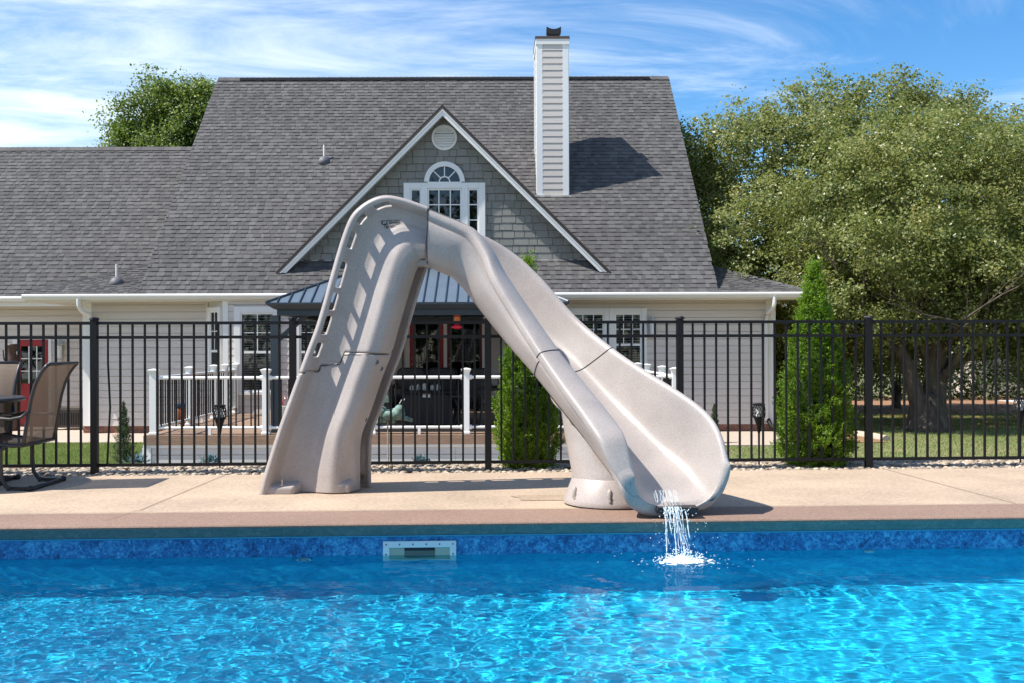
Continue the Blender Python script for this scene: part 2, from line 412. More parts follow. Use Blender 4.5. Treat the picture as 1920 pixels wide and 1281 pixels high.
M['fascia_shade'] = mottled('shaded_coping_face', (.11,.135,.125), (.14,.165,.15), (.22,.22,.19), 6)  # face tinted grey-green for its shade, paler veins for light off the water

def water_mat():
    m, nt, b = newmat('pool_water'); nt.nodes.remove(b); L = nt.links.new
    r = nt.nodes.new('ShaderNodeBsdfRefraction'); r.inputs['IOR'].default_value = 1.33; r.inputs['Roughness'].default_value = 0; r.inputs['Color'].default_value = (.93,.99,1,1)
    g = nt.nodes.new('ShaderNodeBsdfGlossy'); g.inputs['Roughness'].default_value = .02
    f = nt.nodes.new('ShaderNodeFresnel'); f.inputs[0].default_value = 1.33
    k = nt.nodes.new('ShaderNodeMath'); k.operation = 'MULTIPLY'; k.inputs[1].default_value = .5; L(f.outputs[0], k.inputs[0])
    mx = nt.nodes.new('ShaderNodeMixShader'); L(k.outputs[0], mx.inputs[0]); L(r.outputs[0], mx.inputs[1]); L(g.outputs[0], mx.inputs[2])
    L(mx.outputs[0], nt.nodes['Material Output'].inputs[0]); return m
M['water'] = water_mat()

def pane_mat(name, tint=(1,1,1), refl=.12):
    m, nt, b = newmat(name); nt.nodes.remove(b); L = nt.links.new
    g = nt.nodes.new('ShaderNodeBsdfGlossy'); g.inputs['Roughness'].default_value = .02
    t = nt.nodes.new('ShaderNodeBsdfTransparent'); t.inputs[0].default_value = (*tint, 1)
    mx = nt.nodes.new('ShaderNodeMixShader'); lw = nt.nodes.new('ShaderNodeFresnel'); lw.inputs[0].default_value = 1.6
    ad = nt.nodes.new('ShaderNodeMath'); ad.operation = 'ADD'; L(lw.outputs[0], ad.inputs[0]); ad.inputs[1].default_value = refl
    L(ad.outputs[0], mx.inputs[0]); L(t.outputs[0], mx.inputs[1]); L(g.outputs[0], mx.inputs[2])
    L(mx.outputs[0], nt.nodes['Material Output'].inputs[0]); return m
M['pane'] = pane_mat('window_glass', tint=(.75,.78,.78), refl=.0)
M['blind'] = mat('blind_slat', (.62,.61,.58), .6)

def foam_mat():
    m, nt, b = newmat('white_water'); L = nt.links.new
    b.inputs['Base Color'].default_value = (.75,.86,.92,1); b.inputs['Roughness'].default_value = .08; b.inputs['Transmission Weight'].default_value = .35; b.inputs['IOR'].default_value = 1.33
    return m
M['foam'] = foam_mat()
def sling_mat():
    m, nt, b = newmat('woven_sling'); L = nt.links.new
    b.inputs['Base Color'].default_value = (.22,.165,.125,1); b.inputs['Roughness'].default_value = .8
    geo = nt.nodes.new('ShaderNodeNewGeometry')
    w = nt.nodes.new('ShaderNodeTexWave'); w.bands_direction = 'Z'; w.inputs['Scale'].default_value = 28; w.inputs['Distortion'].default_value = .6; L(geo.outputs['Position'], w.inputs['Vector'])
    n = nt.nodes.new('ShaderNodeTexNoise'); n.inputs['Scale'].default_value = 90; L(geo.outputs['Position'], n.inputs['Vector'])
    mx = nt.nodes.new('ShaderNodeMix'); mx.data_type = 'RGBA'; mx.inputs[6].default_value = (.06,.042,.030,1); mx.inputs[7].default_value = (.19,.14,.10,1)
    ad = nt.nodes.new('ShaderNodeMath'); ad.operation = 'MULTIPLY_ADD'; L(w.outputs[1], ad.inputs[0]); ad.inputs[1].default_value = .5; L(n.outputs[0], ad.inputs[2])
    L(ad.outputs[0], mx.inputs[0]); L(mx.outputs[2], b.inputs['Base Color'])
    t = nt.nodes.new('ShaderNodeBsdfTransparent'); ms = nt.nodes.new('ShaderNodeMixShader'); ms.inputs[0].default_value = .09
    tl = nt.nodes.new('ShaderNodeBsdfTranslucent'); tl.inputs[0].default_value = (.17,.12,.085,1)
    m2 = nt.nodes.new('ShaderNodeMixShader'); m2.inputs[0].default_value = .14; L(b.outputs[0], m2.inputs[1]); L(tl.outputs[0], m2.inputs[2])
    L(m2.outputs[0], ms.inputs[1]); L(t.outputs[0], ms.inputs[2]); L(ms.outputs[0], nt.nodes['Material Output'].inputs[0])
    return m
M['sling'] = sling_mat()

# ------------------------------------------------------------------ setting: ground, deck, pool
K = 0.0445                                    # the pool and the fence run slightly away to the right
GZ = -0.71                                    # lawn level below the pool deck
def strip(name, y0, y1, z0, z1, m, x0=-14, x1=16, kind='structure', k=K):
    mb = MB(); mb.prism([(x0, y0+k*x0, z1), (x1, y0+k*x1, z1), (x1, y1+k*x1, z1), (x0, y1+k*x0, z1)], (0,0,z0-z1))
    return mb.build(name, m, kind=kind)
EDGE = 6.65
strip('pool_deck', 7.16, 9.25, -.6, 0, M['deck'])
# coping: a nosing that leans back under itself
mb = MB(); prof = [(7.157, .003), (EDGE+.02, .003), (EDGE+.006, -.002), (EDGE, -.010), (EDGE+.004, -.022), (EDGE+.045, -.085), (EDGE+.07, -.085), (7.157, -.085)]
x0, x1 = -14, 16
V = [(x0, y+K*x0, z) for y, z in prof] + [(x1, y+K*x1, z) for y, z in prof]; n = len(prof)
mb.quadverts(V, [tuple(range(n-1, -1, -1)), tuple(range(n, 2*n))] + [(i, (i+1) % n, (i+1) % n+n, i+n) for i in range(n)])
cop = mb.build('pool_coping', M['coping'], kind='structure')
cop.data.materials.append(M['fascia_shade'])
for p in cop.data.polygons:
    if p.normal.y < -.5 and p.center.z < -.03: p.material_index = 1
mb = MB(); mb.tube([(x, EDGE+.052+K*x, -.093) for x in (-14, 0, 16)], .006, 8); mb.build('liner_bead', M['bead'], kind='structure')
# control joints cut in the deck
def joint(p0, p1, z=.0045, w=.006):
    a, b = Vector(p0), Vector(p1); d = (b-a).normalized(); s = Vector((-d.y, d.x, 0))*w/2
    mbj.quadverts([(*(a-s).xy, z), (*(b-s).xy, z), (*(b+s).xy, z), (*(a+s).xy, z)], [(0,1,2,3)])
mbj = MB()
def onz(px, py, z=0):
    dx, dy = px-PX, py-PY; y = dy + dx*ROLL; Y = (CAMZ-z)*F/y; return P(px, py, Y)
joint(onz(425,890), onz(262,958)); joint(onz(262,958), onz(193,979), .0075, .004)
joint(onz(1654,879), onz(1818,923)); joint(onz(1818,923), onz(1905,945))
for i in range(9):
    pass
mbj.build('deck_joint', M['joint'], kind='structure')
mbj = MB(); xs = np.linspace(-6, 7, 60)
for a, b in zip(xs[:-1], xs[1:]):
    joint((a, 7.158+K*a+.004*math.sin(a*9), 0), (b, 7.158+K*b+.004*math.sin(b*9), 0), .0075, .007)
mbj.build('border_joint', M['joint'], kind='structure')
m_wet = deck_mat('damp_concrete', (.25,.175,.115), (.48,.37,.26), .2)
q = onz(1030, 934); mb = MB(); pts = [(q.x+.30*math.cos(t)*(1+.25*math.sin(3*t+1)), q.y+.16*math.sin(t)*(1+.2*math.cos(2*t)), .004) for t in [2*PI*i/28 for i in range(28)]]
mb.quadverts(pts, [tuple(range(28))]); mb.build('damp_patch', m_wet, kind='structure')
# liner wall and floor, far side and near side
WY = EDGE+.055; WZ = -.22; FZ = -1.22
mb = MB(); mb.quadverts([(-14, WY-K*14, FZ), (16, WY+K*16, FZ), (16, WY+K*16, -.085), (-14, WY-K*14, -.085), (-14, WY-K*14, -.228), (16, WY+K*16, -.228)], [(0,1,5,4),(4,5,2,3)])
pool_wall = mb.build('pool_wall', M['liner_wall'], kind='structure')
mb = MB(); mb.quadverts([(-14, 1, FZ), (16, 1, FZ), (16, WY+K*16, FZ), (-14, WY-K*14, FZ)], [(0,1,2,3)])
pool_wall.data.materials.append(mottled('liner_below_band', (.005,.27,.54), (.009,.38,.66), (.02,.50,.76), 4)); pool_wall.data.polygons[0].material_index = 1
pool_floor = mb.build('pool_floor', M['liner_floor'], kind='structure')
for o in (pool_wall, pool_floor): o.cycles.is_caustics_receiver = True
MB().box((-14, -6, -1.3), (16, 1.0, 0)).build('near_deck', M['deck'], kind='structure')
# water surface with real ripples (they throw the caustics)
X0, X1, Y0, Y1, ST = -5.2, 4.2, 2.6, 7.0, .0145
SPL = Vector((1.17, 6.47))
def wave(x, y):
    n_ = noise.noise
    q = .0070*n_(Vector((x*1.7+.3*y, y*2.3, 0.4))) + .0042*n_(Vector((x*5.2+1.2*y, y*6.6, 3.1)))
    f = .0036*n_(Vector((x*9-2*y, y*10.5, 5.3))) + .0022*n_(Vector((x*17+3*y, y*20, 7.7))) + .0008*n_(Vector((x*33, y*38+3*x, 9.7)))
    d = math.hypot(x-SPL.x, y-SPL.y)
    calm = .30 + .70/(1+math.exp((x-.2)*1.5)); q = q*(.55+.45*calm)/max(calm,.01)*calm/calm if False else q
    q = q*(.6+.4*calm) + f*calm
    # right of the splash long, soft ridges run along the pool
    soft = 1-calm
    q += soft*(.0022*n_(Vector((x*3.2, y*15+1.5*n_(Vector((x*.9, y, 2))), 1.1))) + .0010*n_(Vector((x*8, y*30, 6.1))))
    calm = 1.0
    ring = .0022*math.sin(d*21)*math.exp(-d*.8)*(1-math.exp(-d*6)) + .0012*math.sin(d*43+3*x)*math.exp(-d*1.0)*(1-math.exp(-d*4))
    return WZ + q*calm + ring
nx = int((X1-X0)/ST)+1; ny = int((Y1-Y0)/ST)+1
GX = np.linspace(X0, X1, nx); GY = np.linspace(Y0, Y1, ny)
Vw = np.empty((ny, nx, 3)); 
for j, y in enumerate(GY):
    for i, x in enumerate(GX):
        Vw[j, i] = (x, min(y, WY+K*x+.03), wave(x, y))
idx = np.arange(nx*ny).reshape(ny, nx)
Fw = np.stack([idx[:-1,:-1], idx[:-1,1:], idx[1:,1:], idx[1:,:-1]], -1).reshape(-1, 4)
water = raw_mesh('water', Vw.reshape(-1, 3), Fw, M['water'], smooth=True, kind='structure'); water.cycles.is_caustics_caster = True
# calmer sheets that carry the surface on, out of frame
mb = MB()
for (a, b, c, d) in ((-14, 1.0, X0, 7), (X1, 1.0, 16, 7.4), (X0, 1.0, X1, Y0)):
    mb.quadverts([(a, b, WZ), (c, b, WZ), (c, d, WZ), (a, d, WZ)], [(0,1,2,3)])
w2 = mb.build('water', M['water'], kind='structure', smooth=True); w2.cycles.is_caustics_caster = True

# terrain: bank falling from the fence to the lawn, lawn to the horizon
mb = MB()
rows = [(9.2, -.05), (10.12, -.05), (10.9, -.30), (12.2, -.62), (13.5, GZ), (60, GZ), (260, GZ+1.0)]
xs = [-250, -60, -14, -6, 0, 6, 16, 60, 250]
V = [(x, y+(K*x if y < 12 and abs(x) < 20 else 0), z) for y, z in rows for x in xs]; n = len(xs)
mb.quadverts(V, [(j*n+i, j*n+i+1, (j+1)*n+i+1, (j+1)*n+i) for j in range(len(rows)-1) for i in range(n-1)])
mb.build('lawn', M['lawn'], kind='structure', smooth=True)
mb = MB()
rows2 = [(10.07, -.035), (10.9, -.285), (12.2, -.60), (13.5, GZ+.012), (15.9, GZ+.012)]
V = [(x, y+(K*x if y < 12 else 0), z) for y, z in rows2 for x in (-5.7, 0, 3.6)]
mb.quadverts(V, [(j*3+i, j*3+i+1, j*3+i+4, j*3+i+3) for j in range(4) for i in range(2)])
mb.build('bounce_bank', mat('tan_bounce', (.36,.30,.24), .95, var=.3, vscale=40, bump=1), kind='structure')  # tan skin on the hidden bank, added for neutral bounce onto the skirting
strip('gravel_bed', 9.25, 9.98, -.3, -.035, M['soil'])
strip('concrete_edging', 9.98, 10.06, -.3, .0, M['walk'])
# walk in front of the house
MB().box((-16, 19.5, GZ-.1), (-5.7, 23.6, GZ+.03)).build('left_walk', M['walk'], kind='structure')
MB().box((2.9, 18.6, GZ-.1), (6.0, 21.7, GZ+.03)).build('right_walk', M['walk'], kind='structure')
MB().box((6.0, 19.2, GZ-.1), (7.4, 26, GZ+.02)).build('mulch_bed', M['mulch'], kind='structure')
mb = MB(); mb.prism([(7, 27.5, GZ+.006), (60, 27.5, GZ+.006), (60, 36, GZ+.006), (7, 36, GZ+.006)], (0,0,-.05)); mb.build('fallen_leaves_ground', M['mulch'], kind='structure')
MB().box((16.4, 32.0, GZ), (60, 33.2, GZ+.03)).build('far_road', mat('pale_road', (.55,.53,.50), .9, var=.05), kind='structure')

# river stones between deck and edging
ico = bmesh.new(); bmesh.ops.create_icosphere(ico, subdivisions=2, radius=1)
iv = np.array([v.co[:] for v in ico.verts]); itf = np.array([[v.index for v in f.verts] for f in ico.faces]); ico.free()
NS = 9800; VV = []; FF = []
for i in range(NS):
    x = rng.uniform(-5.3, 7.3); y = 9.26 + rng.uniform(0, .72) + K*x
    s = rng.uniform(.010, .028); sx, sy, sz = s*rng.uniform(.8,1.5), s*rng.uniform(.8,1.3), s*rng.uniform(.45,.75)
    a = rng.uniform(0, PI*2); c, d = math.cos(a), math.sin(a)
    v = iv * (1 + .18*np.sin(iv[:, [1,2,0]]*3 + rng.uniform(0, 6, 3)))
    v = v * (sx, sy, sz); v = np.stack([v[:,0]*c-v[:,1]*d, v[:,0]*d+v[:,1]*c, v[:,2]], 1)
    VV.append(v + (x, y, -.035 + sz*.6 + rng.uniform(0, .022))); FF.append(itf + i*len(iv))
raw_mesh('gravel', np.concatenate(VV), np.concatenate(FF), M['gravelrock'], smooth=True, kind='stuff')

# grass blades on the nearer lawn
def blades(name, x0, x1, y0, y1, n, h=(.025,.055)):
    x = rng.uniform(x0, x1, n); y = rng.uniform(y0, y1, n); a = rng.uniform(0, 2*PI, n); hh = rng.uniform(*h, n); w = .006
    bz = np.full(n, GZ)
    p0 = np.stack([x-w*np.cos(a), y-w*np.sin(a), bz], 1); p1 = np.stack([x+w*np.cos(a), y+w*np.sin(a), bz], 1)
    p2 = np.stack([x+rng.normal(0,.015,n), y+rng.normal(0,.015,n), bz+hh], 1)
    raw_mesh(name, np.stack([p0,p1,p2],1).reshape(-1,3), np.arange(3*n).reshape(-1,3), M['grass'], kind='stuff')
blades('grass', -11.5, -5.6, 15, 19.5, 110000); blades('grass', 3.2, 14.5, 14.5, 27, 110000, (.015,.045))

# ------------------------------------------------------------------ house
HY = 21.6
house = empty('house', (-1.5, HY, GZ), 'grey sided house with shingled roof, front gable and tall chimney behind the pool fence', 'house')
TANR = 1.0
RO = 18.82                                    # main roof plane: Z = Y - RO
EY = 21.1                                     # eave line
def wedge_mesh():
    # lap board: thicker at its lower edge; unit size
    me = bpy.data.meshes.new('lap_board')
    v = [(-.5,0,-.5),(.5,0,-.5),(.5,-1,-.5),(-.5,-1,-.5),(-.5,0,.44),(.5,0,.44),(.5,-.72,.44),(-.5,-.72,.44)]
    me.from_pydata(v, [], [(0,1,2,3),(4,7,6,5),(3,2,6,7),(0,4,5,1),(0,3,7,4),(1,5,6,2)]); return me
_lap = {}
def lap(name, m, parent, cx_, cy_, cz_, w, t, h):
    if m.name not in _lap: _lap[m.name] = wedge_mesh(); _lap[m.name].materials.append(m)
    o = bpy.data.objects.new(name, _lap[m.name]); COL.objects.link(o); o.location = (cx_, cy_, cz_); o.scale = (w, t, h); adopt(o, parent); return o
def siding(parent, x0, x1, y, z0, z1, holes=(), ex=.152, m=None, name='siding_board'):
    m = m or M['siding']; z = z0
    while z < z1-.01:
        h = min(ex, z1-z); segs = [(x0, x1)]
        for (a, b, c, d) in holes:
            if z+h*.5 > c and z+h*.5 < d:
                out = []
                for s, e in segs:
                    if b <= s or a >= e: out.append((s, e)); continue
                    if a > s: out.append((s, a))
                    if b < e: out.append((b, e))
                segs = out
        for s, e in segs:
            if e-s > .02: lap(name, m, parent, (s+e)/2, y, z+h/2, e-s, .034, h)
        z += ex
ZS0 = -.53                                    # bottom of the siding above the brick
ZT = 2.16                                     # soffit level
def window(parent, x0, x1, z0, z1, y, casing=.10, double=True, cols=2, upper=.42, blinds=True, rows=1, name='window'):
    """sash window standing proud of the wall at y; x0..x1/z0..z1 is the outside of the casing"""
    w = MB()
    w.box((x0, y-.045, z0), (x0+casing, y+.02, z1)).box((x1-casing, y-.045, z0), (x1, y+.02, z1))
    w.box((x0+casing, y-.045, z1-casing), (x1-casing, y+.02, z1)).box((x0-.02, y-.06, z0-.03), (x1+.02, y+.02, z0+.04))
    wo = w.build(name, M['white'], parent, bevel=.006)
    a, b, c, d = x0+casing, x1-casing, z0+.04, z1-casing
    MB().box((a, y+.010, c), (b, y+.030, d)).build('interior', M['darkgap'], wo)
    if blinds:
        s = MB(); z = c+.02
        while z < d-.02:
            s.quadverts([(a+.03, y-.004, z), (b-.03, y-.004, z), (b-.03, y+.006, z+.022), (a+.03, y+.006, z+.022)], [(0,1,2,3)]); z += .052
        s.build('blind', M['blind'], wo, kind='stuff')
    zm = c+(d-c)*(1-upper) if double else None
    f = MB(); q = .035
    f.box((a, y-.03, c), (a+q, y-.008, d)).box((b-q, y-.03, c), (b, y-.008, d)).box((a+q, y-.03, c), (b-q, y-.008, c+q)).box((a+q, y-.03, d-q), (b-q, y-.008, d))
    if double: f.box((a+q, y-.036, zm-.025), (b-q, y-.008, zm+.025))
    f.build('sash', M['white'], wo)
    mu = MB()
    tops = [(zm+.025 if double else c+q, d-q)]
    for (c0, d0) in tops:
        for i in range(1, cols): xx = a+(b-a)*i/cols; mu.box((xx-.009, y-.022, c0), (xx+.009, y-.0125, d0))
        for i in range(1, rows+1): z_ = c0+(d0-c0)*i/(rows+1); mu.box((a+q, y-.021, z_-.009), (b-q, y-.0135, z_+.009))
    if mu.v: mu.build('muntin', M['white'], wo)
    if double:
        MB().box((a+q, y-.0115, c+q), (b-q, y-.0095, zm-.025)).build('pane', M['pane'], wo)
        MB().box((a+q, y-.0115, zm+.025), (b-q, y-.0095, d-q)).build('pane', M['pane'], wo)
    else:
        MB().box((a+q, y-.0115, c+q), (b-q, y-.0095, d-q)).build('pane', M['pane'], wo)
    return wo

# right front wall
XL, XR = -8.83, 5.92
REC0, REC1, RECY = -2.95, 1.0, 23.2
def wallbox(name, x0, x1, y, z0=GZ, z1=ZT+.1, th=.2):
    return MB().box((x0, y, z0), (x1, y+th, z1)).build(name, M['siding'], house)
wr = wallbox('wall', REC1, XR, HY)
wx0, wx1 = P(1063,600,HY).x, P(1212,600,HY).x; wz1 = P(1140,578,HY).z; wz0 = .20
siding(wr, REC1+.09, XR-.20, HY, ZS0, ZT, [(wx0, wx1, wz0, wz1)])
xm = P(1138,600,HY).x
window(house, wx0, xm+.045, wz0, wz1, HY-.022, casing=.11, cols=3, rows=1)
window(house, xm+.047, wx1, wz0, wz1, HY-.024, casing=.11, cols=3, rows=1)
for a, b in ((XR-.20, XR), (REC1-.005, REC1+.09)):
    MB().box((a, HY-.035, ZS0), (b, HY+.1, ZT)).build('corner_board', M['white'], house, bevel=.005)
# left front wall
BAY0, BAY1, BAYY, BW = -6.17, REC0, 21.16, .44
wlf = wallbox('wall', XL, BAY0, HY)
siding(wlf, XL+.19, BAY0-.03, HY, ZS0, ZT)
MB().box((XL, HY-.035, ZS0), (XL+.19, HY+.1, ZT)).build('corner_board', M['white'], house, bevel=.005)
MB().box((BAY0-.03, HY-.03, ZS0), (BAY0+.0, HY+.1, ZT)).build('corner_board', M['white'], house)
# bay: slanted left face and front face
DKZ = -.24
bay = MB(); bay.prism([(BAY0, HY+.1, DKZ-.3), (BAY0, HY, DKZ-.3), (BAY0+BW, BAYY, DKZ-.3), (BAY1, BAYY, DKZ-.3), (BAY1, RECY, DKZ-.3), (BAY1-.2, RECY+.1, DKZ-.3)], (0,0,ZT+.1-DKZ+.3))
bayw = bay.build('bay_wall', M['siding'], house)
bz1 = P(470,575,BAYY).z; bz0 = P(470,738,BAYY).z
b1 = (P(440,600,BAYY).x, P(527,600,BAYY).x); b2 = (P(551,600,BAYY).x, P(640,600,BAYY).x)
siding(bayw, BAY0+BW+.11, BAY1, BAYY, DKZ+.0, ZT+.02, [(*b1, bz0, bz1), (*b2, bz0, bz1)])
MB().box((BAY0+BW-.0, BAYY-.035, DKZ), (BAY0+BW+.11, BAYY+.05, ZT+.02)).build('corner_board', M['white'], house)
window(house, *b1, bz0, bz1, BAYY-.022, casing=.13, cols=2, rows=1, upper=.5)
window(house, *b2, bz0, bz1, BAYY-.022, casing=.13, cols=2, rows=1, upper=.5)
# slanted face window: built square, then turned
sw = window(house, 0.06, .56, bz0, bz1, 0, casing=.08, cols=2, upper=.5)
def place_rot(o, loc, ang):
    Mx = Matrix.Translation(loc) @ Matrix.Rotation(ang, 4, 'Z')
    o.matrix_parent_inverse = Matrix.Translation(house.location).inverted(); o.matrix_basis = Mx
place_rot(sw, (BAY0, HY-.012, 0), -math.atan2(HY-BAYY, BW))
# recessed entry wall with double doors
rw = wallbox('entry_wall', REC0-.3, REC1+.3, RECY)
dx0, dx1 = P(760,600,RECY).x, P(912,600,RECY).x; dzt = P(830,586,RECY).z
siding(rw, REC0, REC1, RECY, DKZ, ZT+.3, [(dx0, dx1, DKZ, dzt), (P(938,600,RECY).x, P(985,600,RECY).x, 0.1, 1.75)])
MB().box((REC1, HY+.0, DKZ-.3), (REC1+.1, RECY, ZT+.1)).build('return_wall', M['siding'], house)
window(house, P(938,600,RECY).x, P(985,600,RECY).x, .1, 1.75, RECY-.022, casing=.08, cols=2)
def door(x0, x1, z0, z1, y, m, glass, name='door', cols=1, rows=1, knob_side=-1, gtop=.1, gbot=.25):
    d = MB(); gx0, gx1 = x0+glass, x1-glass; gz0, gz1 = z0+(z1-z0)*gbot, z1-(z1-z0)*gtop
    d.box((x0, y, z0), (gx0, y+.045, z1)).box((gx1, y, z0), (x1, y+.045, z1)).box((gx0, y, gz1), (gx1, y+.045, z1)).box((gx0, y, z0), (gx1, y+.045, gz0))
    do = d.build(name, m, house, bevel=.004)
    MB().box((gx0, y+.032, gz0), (gx1, y+.042, gz1)).build('interior', M['darkgap'], do)
    MB().box((gx0, y+.018, gz0), (gx1, y+.022, gz1)).build('pane', M['pane'], do)
    mu = MB()
    for i in range(1, cols): xx = gx0+(gx1-gx0)*i/cols; mu.box((xx-.011, y+.006, gz0), (xx+.011, y+.016, gz1))
    for i in range(1, rows): z_ = gz0+(gz1-gz0)*i/rows; mu.box((gx0, y+.007, z_-.011), (gx1, y+.015, z_+.011))
    if mu.v: mu.build('muntin', M['white'], do)
    kx = x0+.06 if knob_side < 0 else x1-.06; kz = z0+.95
    MB().sphere((kx, y-.04, kz), .028).lathe((kx, y, kz), [(.03,0),(.012,.005),(.012,.03)], 12, 'Y').sphere((kx, y-.012, kz+.14), .026).build('handle', M['brass'], do, smooth=True)
    if gbot > .3:
        pw = (gx1-gx0-.08)/2
        for k in range(2):
            a = gx0+k*(pw+.08)
            MB().box((a, y-.006, z0+.18), (a+pw, y+.0, gz0-.12)).build('panel', m, do, bevel=.01)
    return do
fr = MB(); fr.box((dx0, RECY-.05, DKZ), (dx0+.10, RECY+.02, dzt)).box((dx1-.10, RECY-.05, DKZ), (dx1, RECY+.02, dzt)).box((dx0+.1, RECY-.05, dzt-.09), (dx1-.1, RECY+.02, dzt))
md = P(835,600,RECY).x
fr.box((md-.04, RECY-.05, DKZ), (md+.04, RECY+.02, dzt-.09)); fr.build('door_frame', M['white'], house)
door(dx0+.10, md-.04, DKZ+.02, dzt-.09, RECY-.047, M['red'], .13, gtop=.06, gbot=.12)
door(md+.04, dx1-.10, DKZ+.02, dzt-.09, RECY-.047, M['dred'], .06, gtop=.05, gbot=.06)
# brick plinth, each visible brick its own piece
plinth = MB().box((2.9, HY-.012, GZ), (XR-.02, HY+.15, ZS0)).build('brick_plinth', M['mortar'], house)
z = GZ+.005; r_ = 0
while z < ZS0-.02:
    x = 3.9 - (.11 if r_ % 2 else 0)
    while x < XR-.05:
        piece('brick', M['brick'], plinth, (x, HY-.024, z), (min(x+.203, XR-.03), HY-.0, z+.057)); x += .213
    z += .067; r_ += 1
plinth = MB().box((XL, HY-.012, GZ), (-5.6, HY+.15, ZS0)).build('brick_plinth', M['mortar'], house)
z = GZ+.005; r_ = 0
while z < ZS0-.02:
    x = XL+.02 - (.11 if r_ % 2 else 0)
    while x < -7.0:
        piece('brick', M['brick'], plinth, (max(x, XL), HY-.024, z), (x+.203, HY-.0, z+.057)); x += .213
    z += .067; r_ += 1

# left wing wall with the single red door
WYY = 23.5
wg = MB().box((-15, WYY, GZ), (XL+.3, WYY+.2, ZT+.2)).build('wing_wall', M['siding'], house)
ld = (P(25,700,WYY).x, P(98,700,WYY).x); ldt = P(60,632,WYY).z
siding(wg, -14, XL+.2, WYY, GZ+.16, ZT+.1, [(*ld, GZ, ldt)])
MB().box((XL, HY, GZ), (XL+.1, WYY, ZT+.2)).build('wing_return', M['siding'], house)
fr = MB(); fr.box((ld[0], WYY-.05, GZ+.03), (ld[0]+.11, WYY+.02, ldt)).box((ld[1]-.07, WYY-.05, GZ+.03), (ld[1], WYY+.02, ldt)).box((ld[0]+.11, WYY-.05, ldt-.06), (ld[1]-.07, WYY+.02, ldt)); fr.build('door_frame', M['white'], house)
door(ld[0]+.115, ld[1]-.075, GZ+.05, ldt-.065, WYY-.047, M['red'], .085, cols=3, rows=3, gtop=.075, gbot=.49)

# eaves: fascia, soffit, gutter
def gutter(x0, x1, y, ztop):
    prof = [(0,0),(-.09,.0),(-.115,-.02),(-.118,-.05),(-.085,-.115),(0,-.12)]
    mb = MB(); mb.prism([(x0, y+a, ztop+b) for a, b in prof], (x1-x0, 0, 0)); return mb.build('gutter', M['gutter'], house)
GZT = P(700,549.5,20.98).z
gutter(-9.86, 6.43, EY, GZT)
gutter(-15, -8.9, 22.95, P(20,556,22.85).z)
MB().box((-9.8, EY, GZT-.15), (6.38, EY+.03, GZT-.01)).box((-15, 22.95, GZT-.17), (XL, 22.98, GZT-.02)).build('fascia', M['gutter'], house)
MB().box((-9.8, EY+.03, GZT-.15), (6.38, HY+.02, GZT-.13)).box((-9.8, HY, GZT-.151), (XL, 22.95, GZT-.131)).box((REC0-.1, HY+.02, GZT-.15), (REC1+.2, RECY+.1, GZT-.12)).box((-15, 22.98, GZT-.17), (XL, WYY+.1, GZT-.15)).box((XR, HY+.02, GZT-.15), (6.38, 27, GZT-.13)).build('soffit', M['soffit'], house)
MB().box((6.38, EY, GZT-.15), (6.41, 27, GZT-.01)).box((-9.83, EY, GZT-.15), (-9.80, 22.95, GZT-.01)).build('rake_fascia', M['gutter'], house)
# downspouts
def spout(pts, r=.045):
    mb = MB()
    mb.tube(pts, r, 8); return mb.build('downspout', M['gutter'], house, smooth=True, autosm=True)
def bez(a, b, c, n=5):
    return [Vector(a)*(1-t)**2 + Vector(b)*2*t*(1-t) + Vector(c)*t*t for t in [i/n for i in range(n+1)]]
xs_, ys_ = P(1452,560,21.02).x, 21.02
p1 = P(1437,600,HY-.09)
spout([(xs_, ys_, GZT-.1)] + bez((xs_, ys_, GZT-.22), (xs_, ys_, GZT-.34), (xs_-.08, 21.25, GZT-.42)) + bez((p1.x+.04, HY-.10, p1.z+.14), (p1.x, HY-.09, p1.z+.04), (p1.x, HY-.09, p1.z-.1)) + [(p1.x, HY-.09, -.45)])
MB().tube([(p1.x+.02, HY-.09, -.42), (p1.x+.10, HY-.15, -.6), (p1.x+.30, HY-.35, -.68)], .05, 8).build('downspout_elbow', M['black'], house, smooth=True)
xs_ = P(147,560,21.02).x; p1 = P(172,600,HY-.09)
spout([(xs_, 21.02, GZT-.1)] + bez((xs_, 21.02, GZT-.2), (xs_, 21.02, GZT-.36), (xs_+.12, 21.25, GZT-.42)) + bez((p1.x-.06, HY-.10, p1.z+.12), (p1.x, HY-.09, p1.z+.04), (p1.x, HY-.09, p1.z-.1)) + [(p1.x, HY-.09, -.52)])
MB().tube([P(1459,566,21.9), P(1475,566,22.2), P(1506,568,22.6)], .05, 8).tube([P(1462,564,21.9), P(1470,575,21.9)], .035, 8).build('gutter_return', M['gutter'], house, smooth=True)
MB().lathe(P(1509,545,22.3), [(.055,-.1),(.055,.32),(.045,.32)], 14).build('vent_pipe', M['plastic'], house, smooth=False)

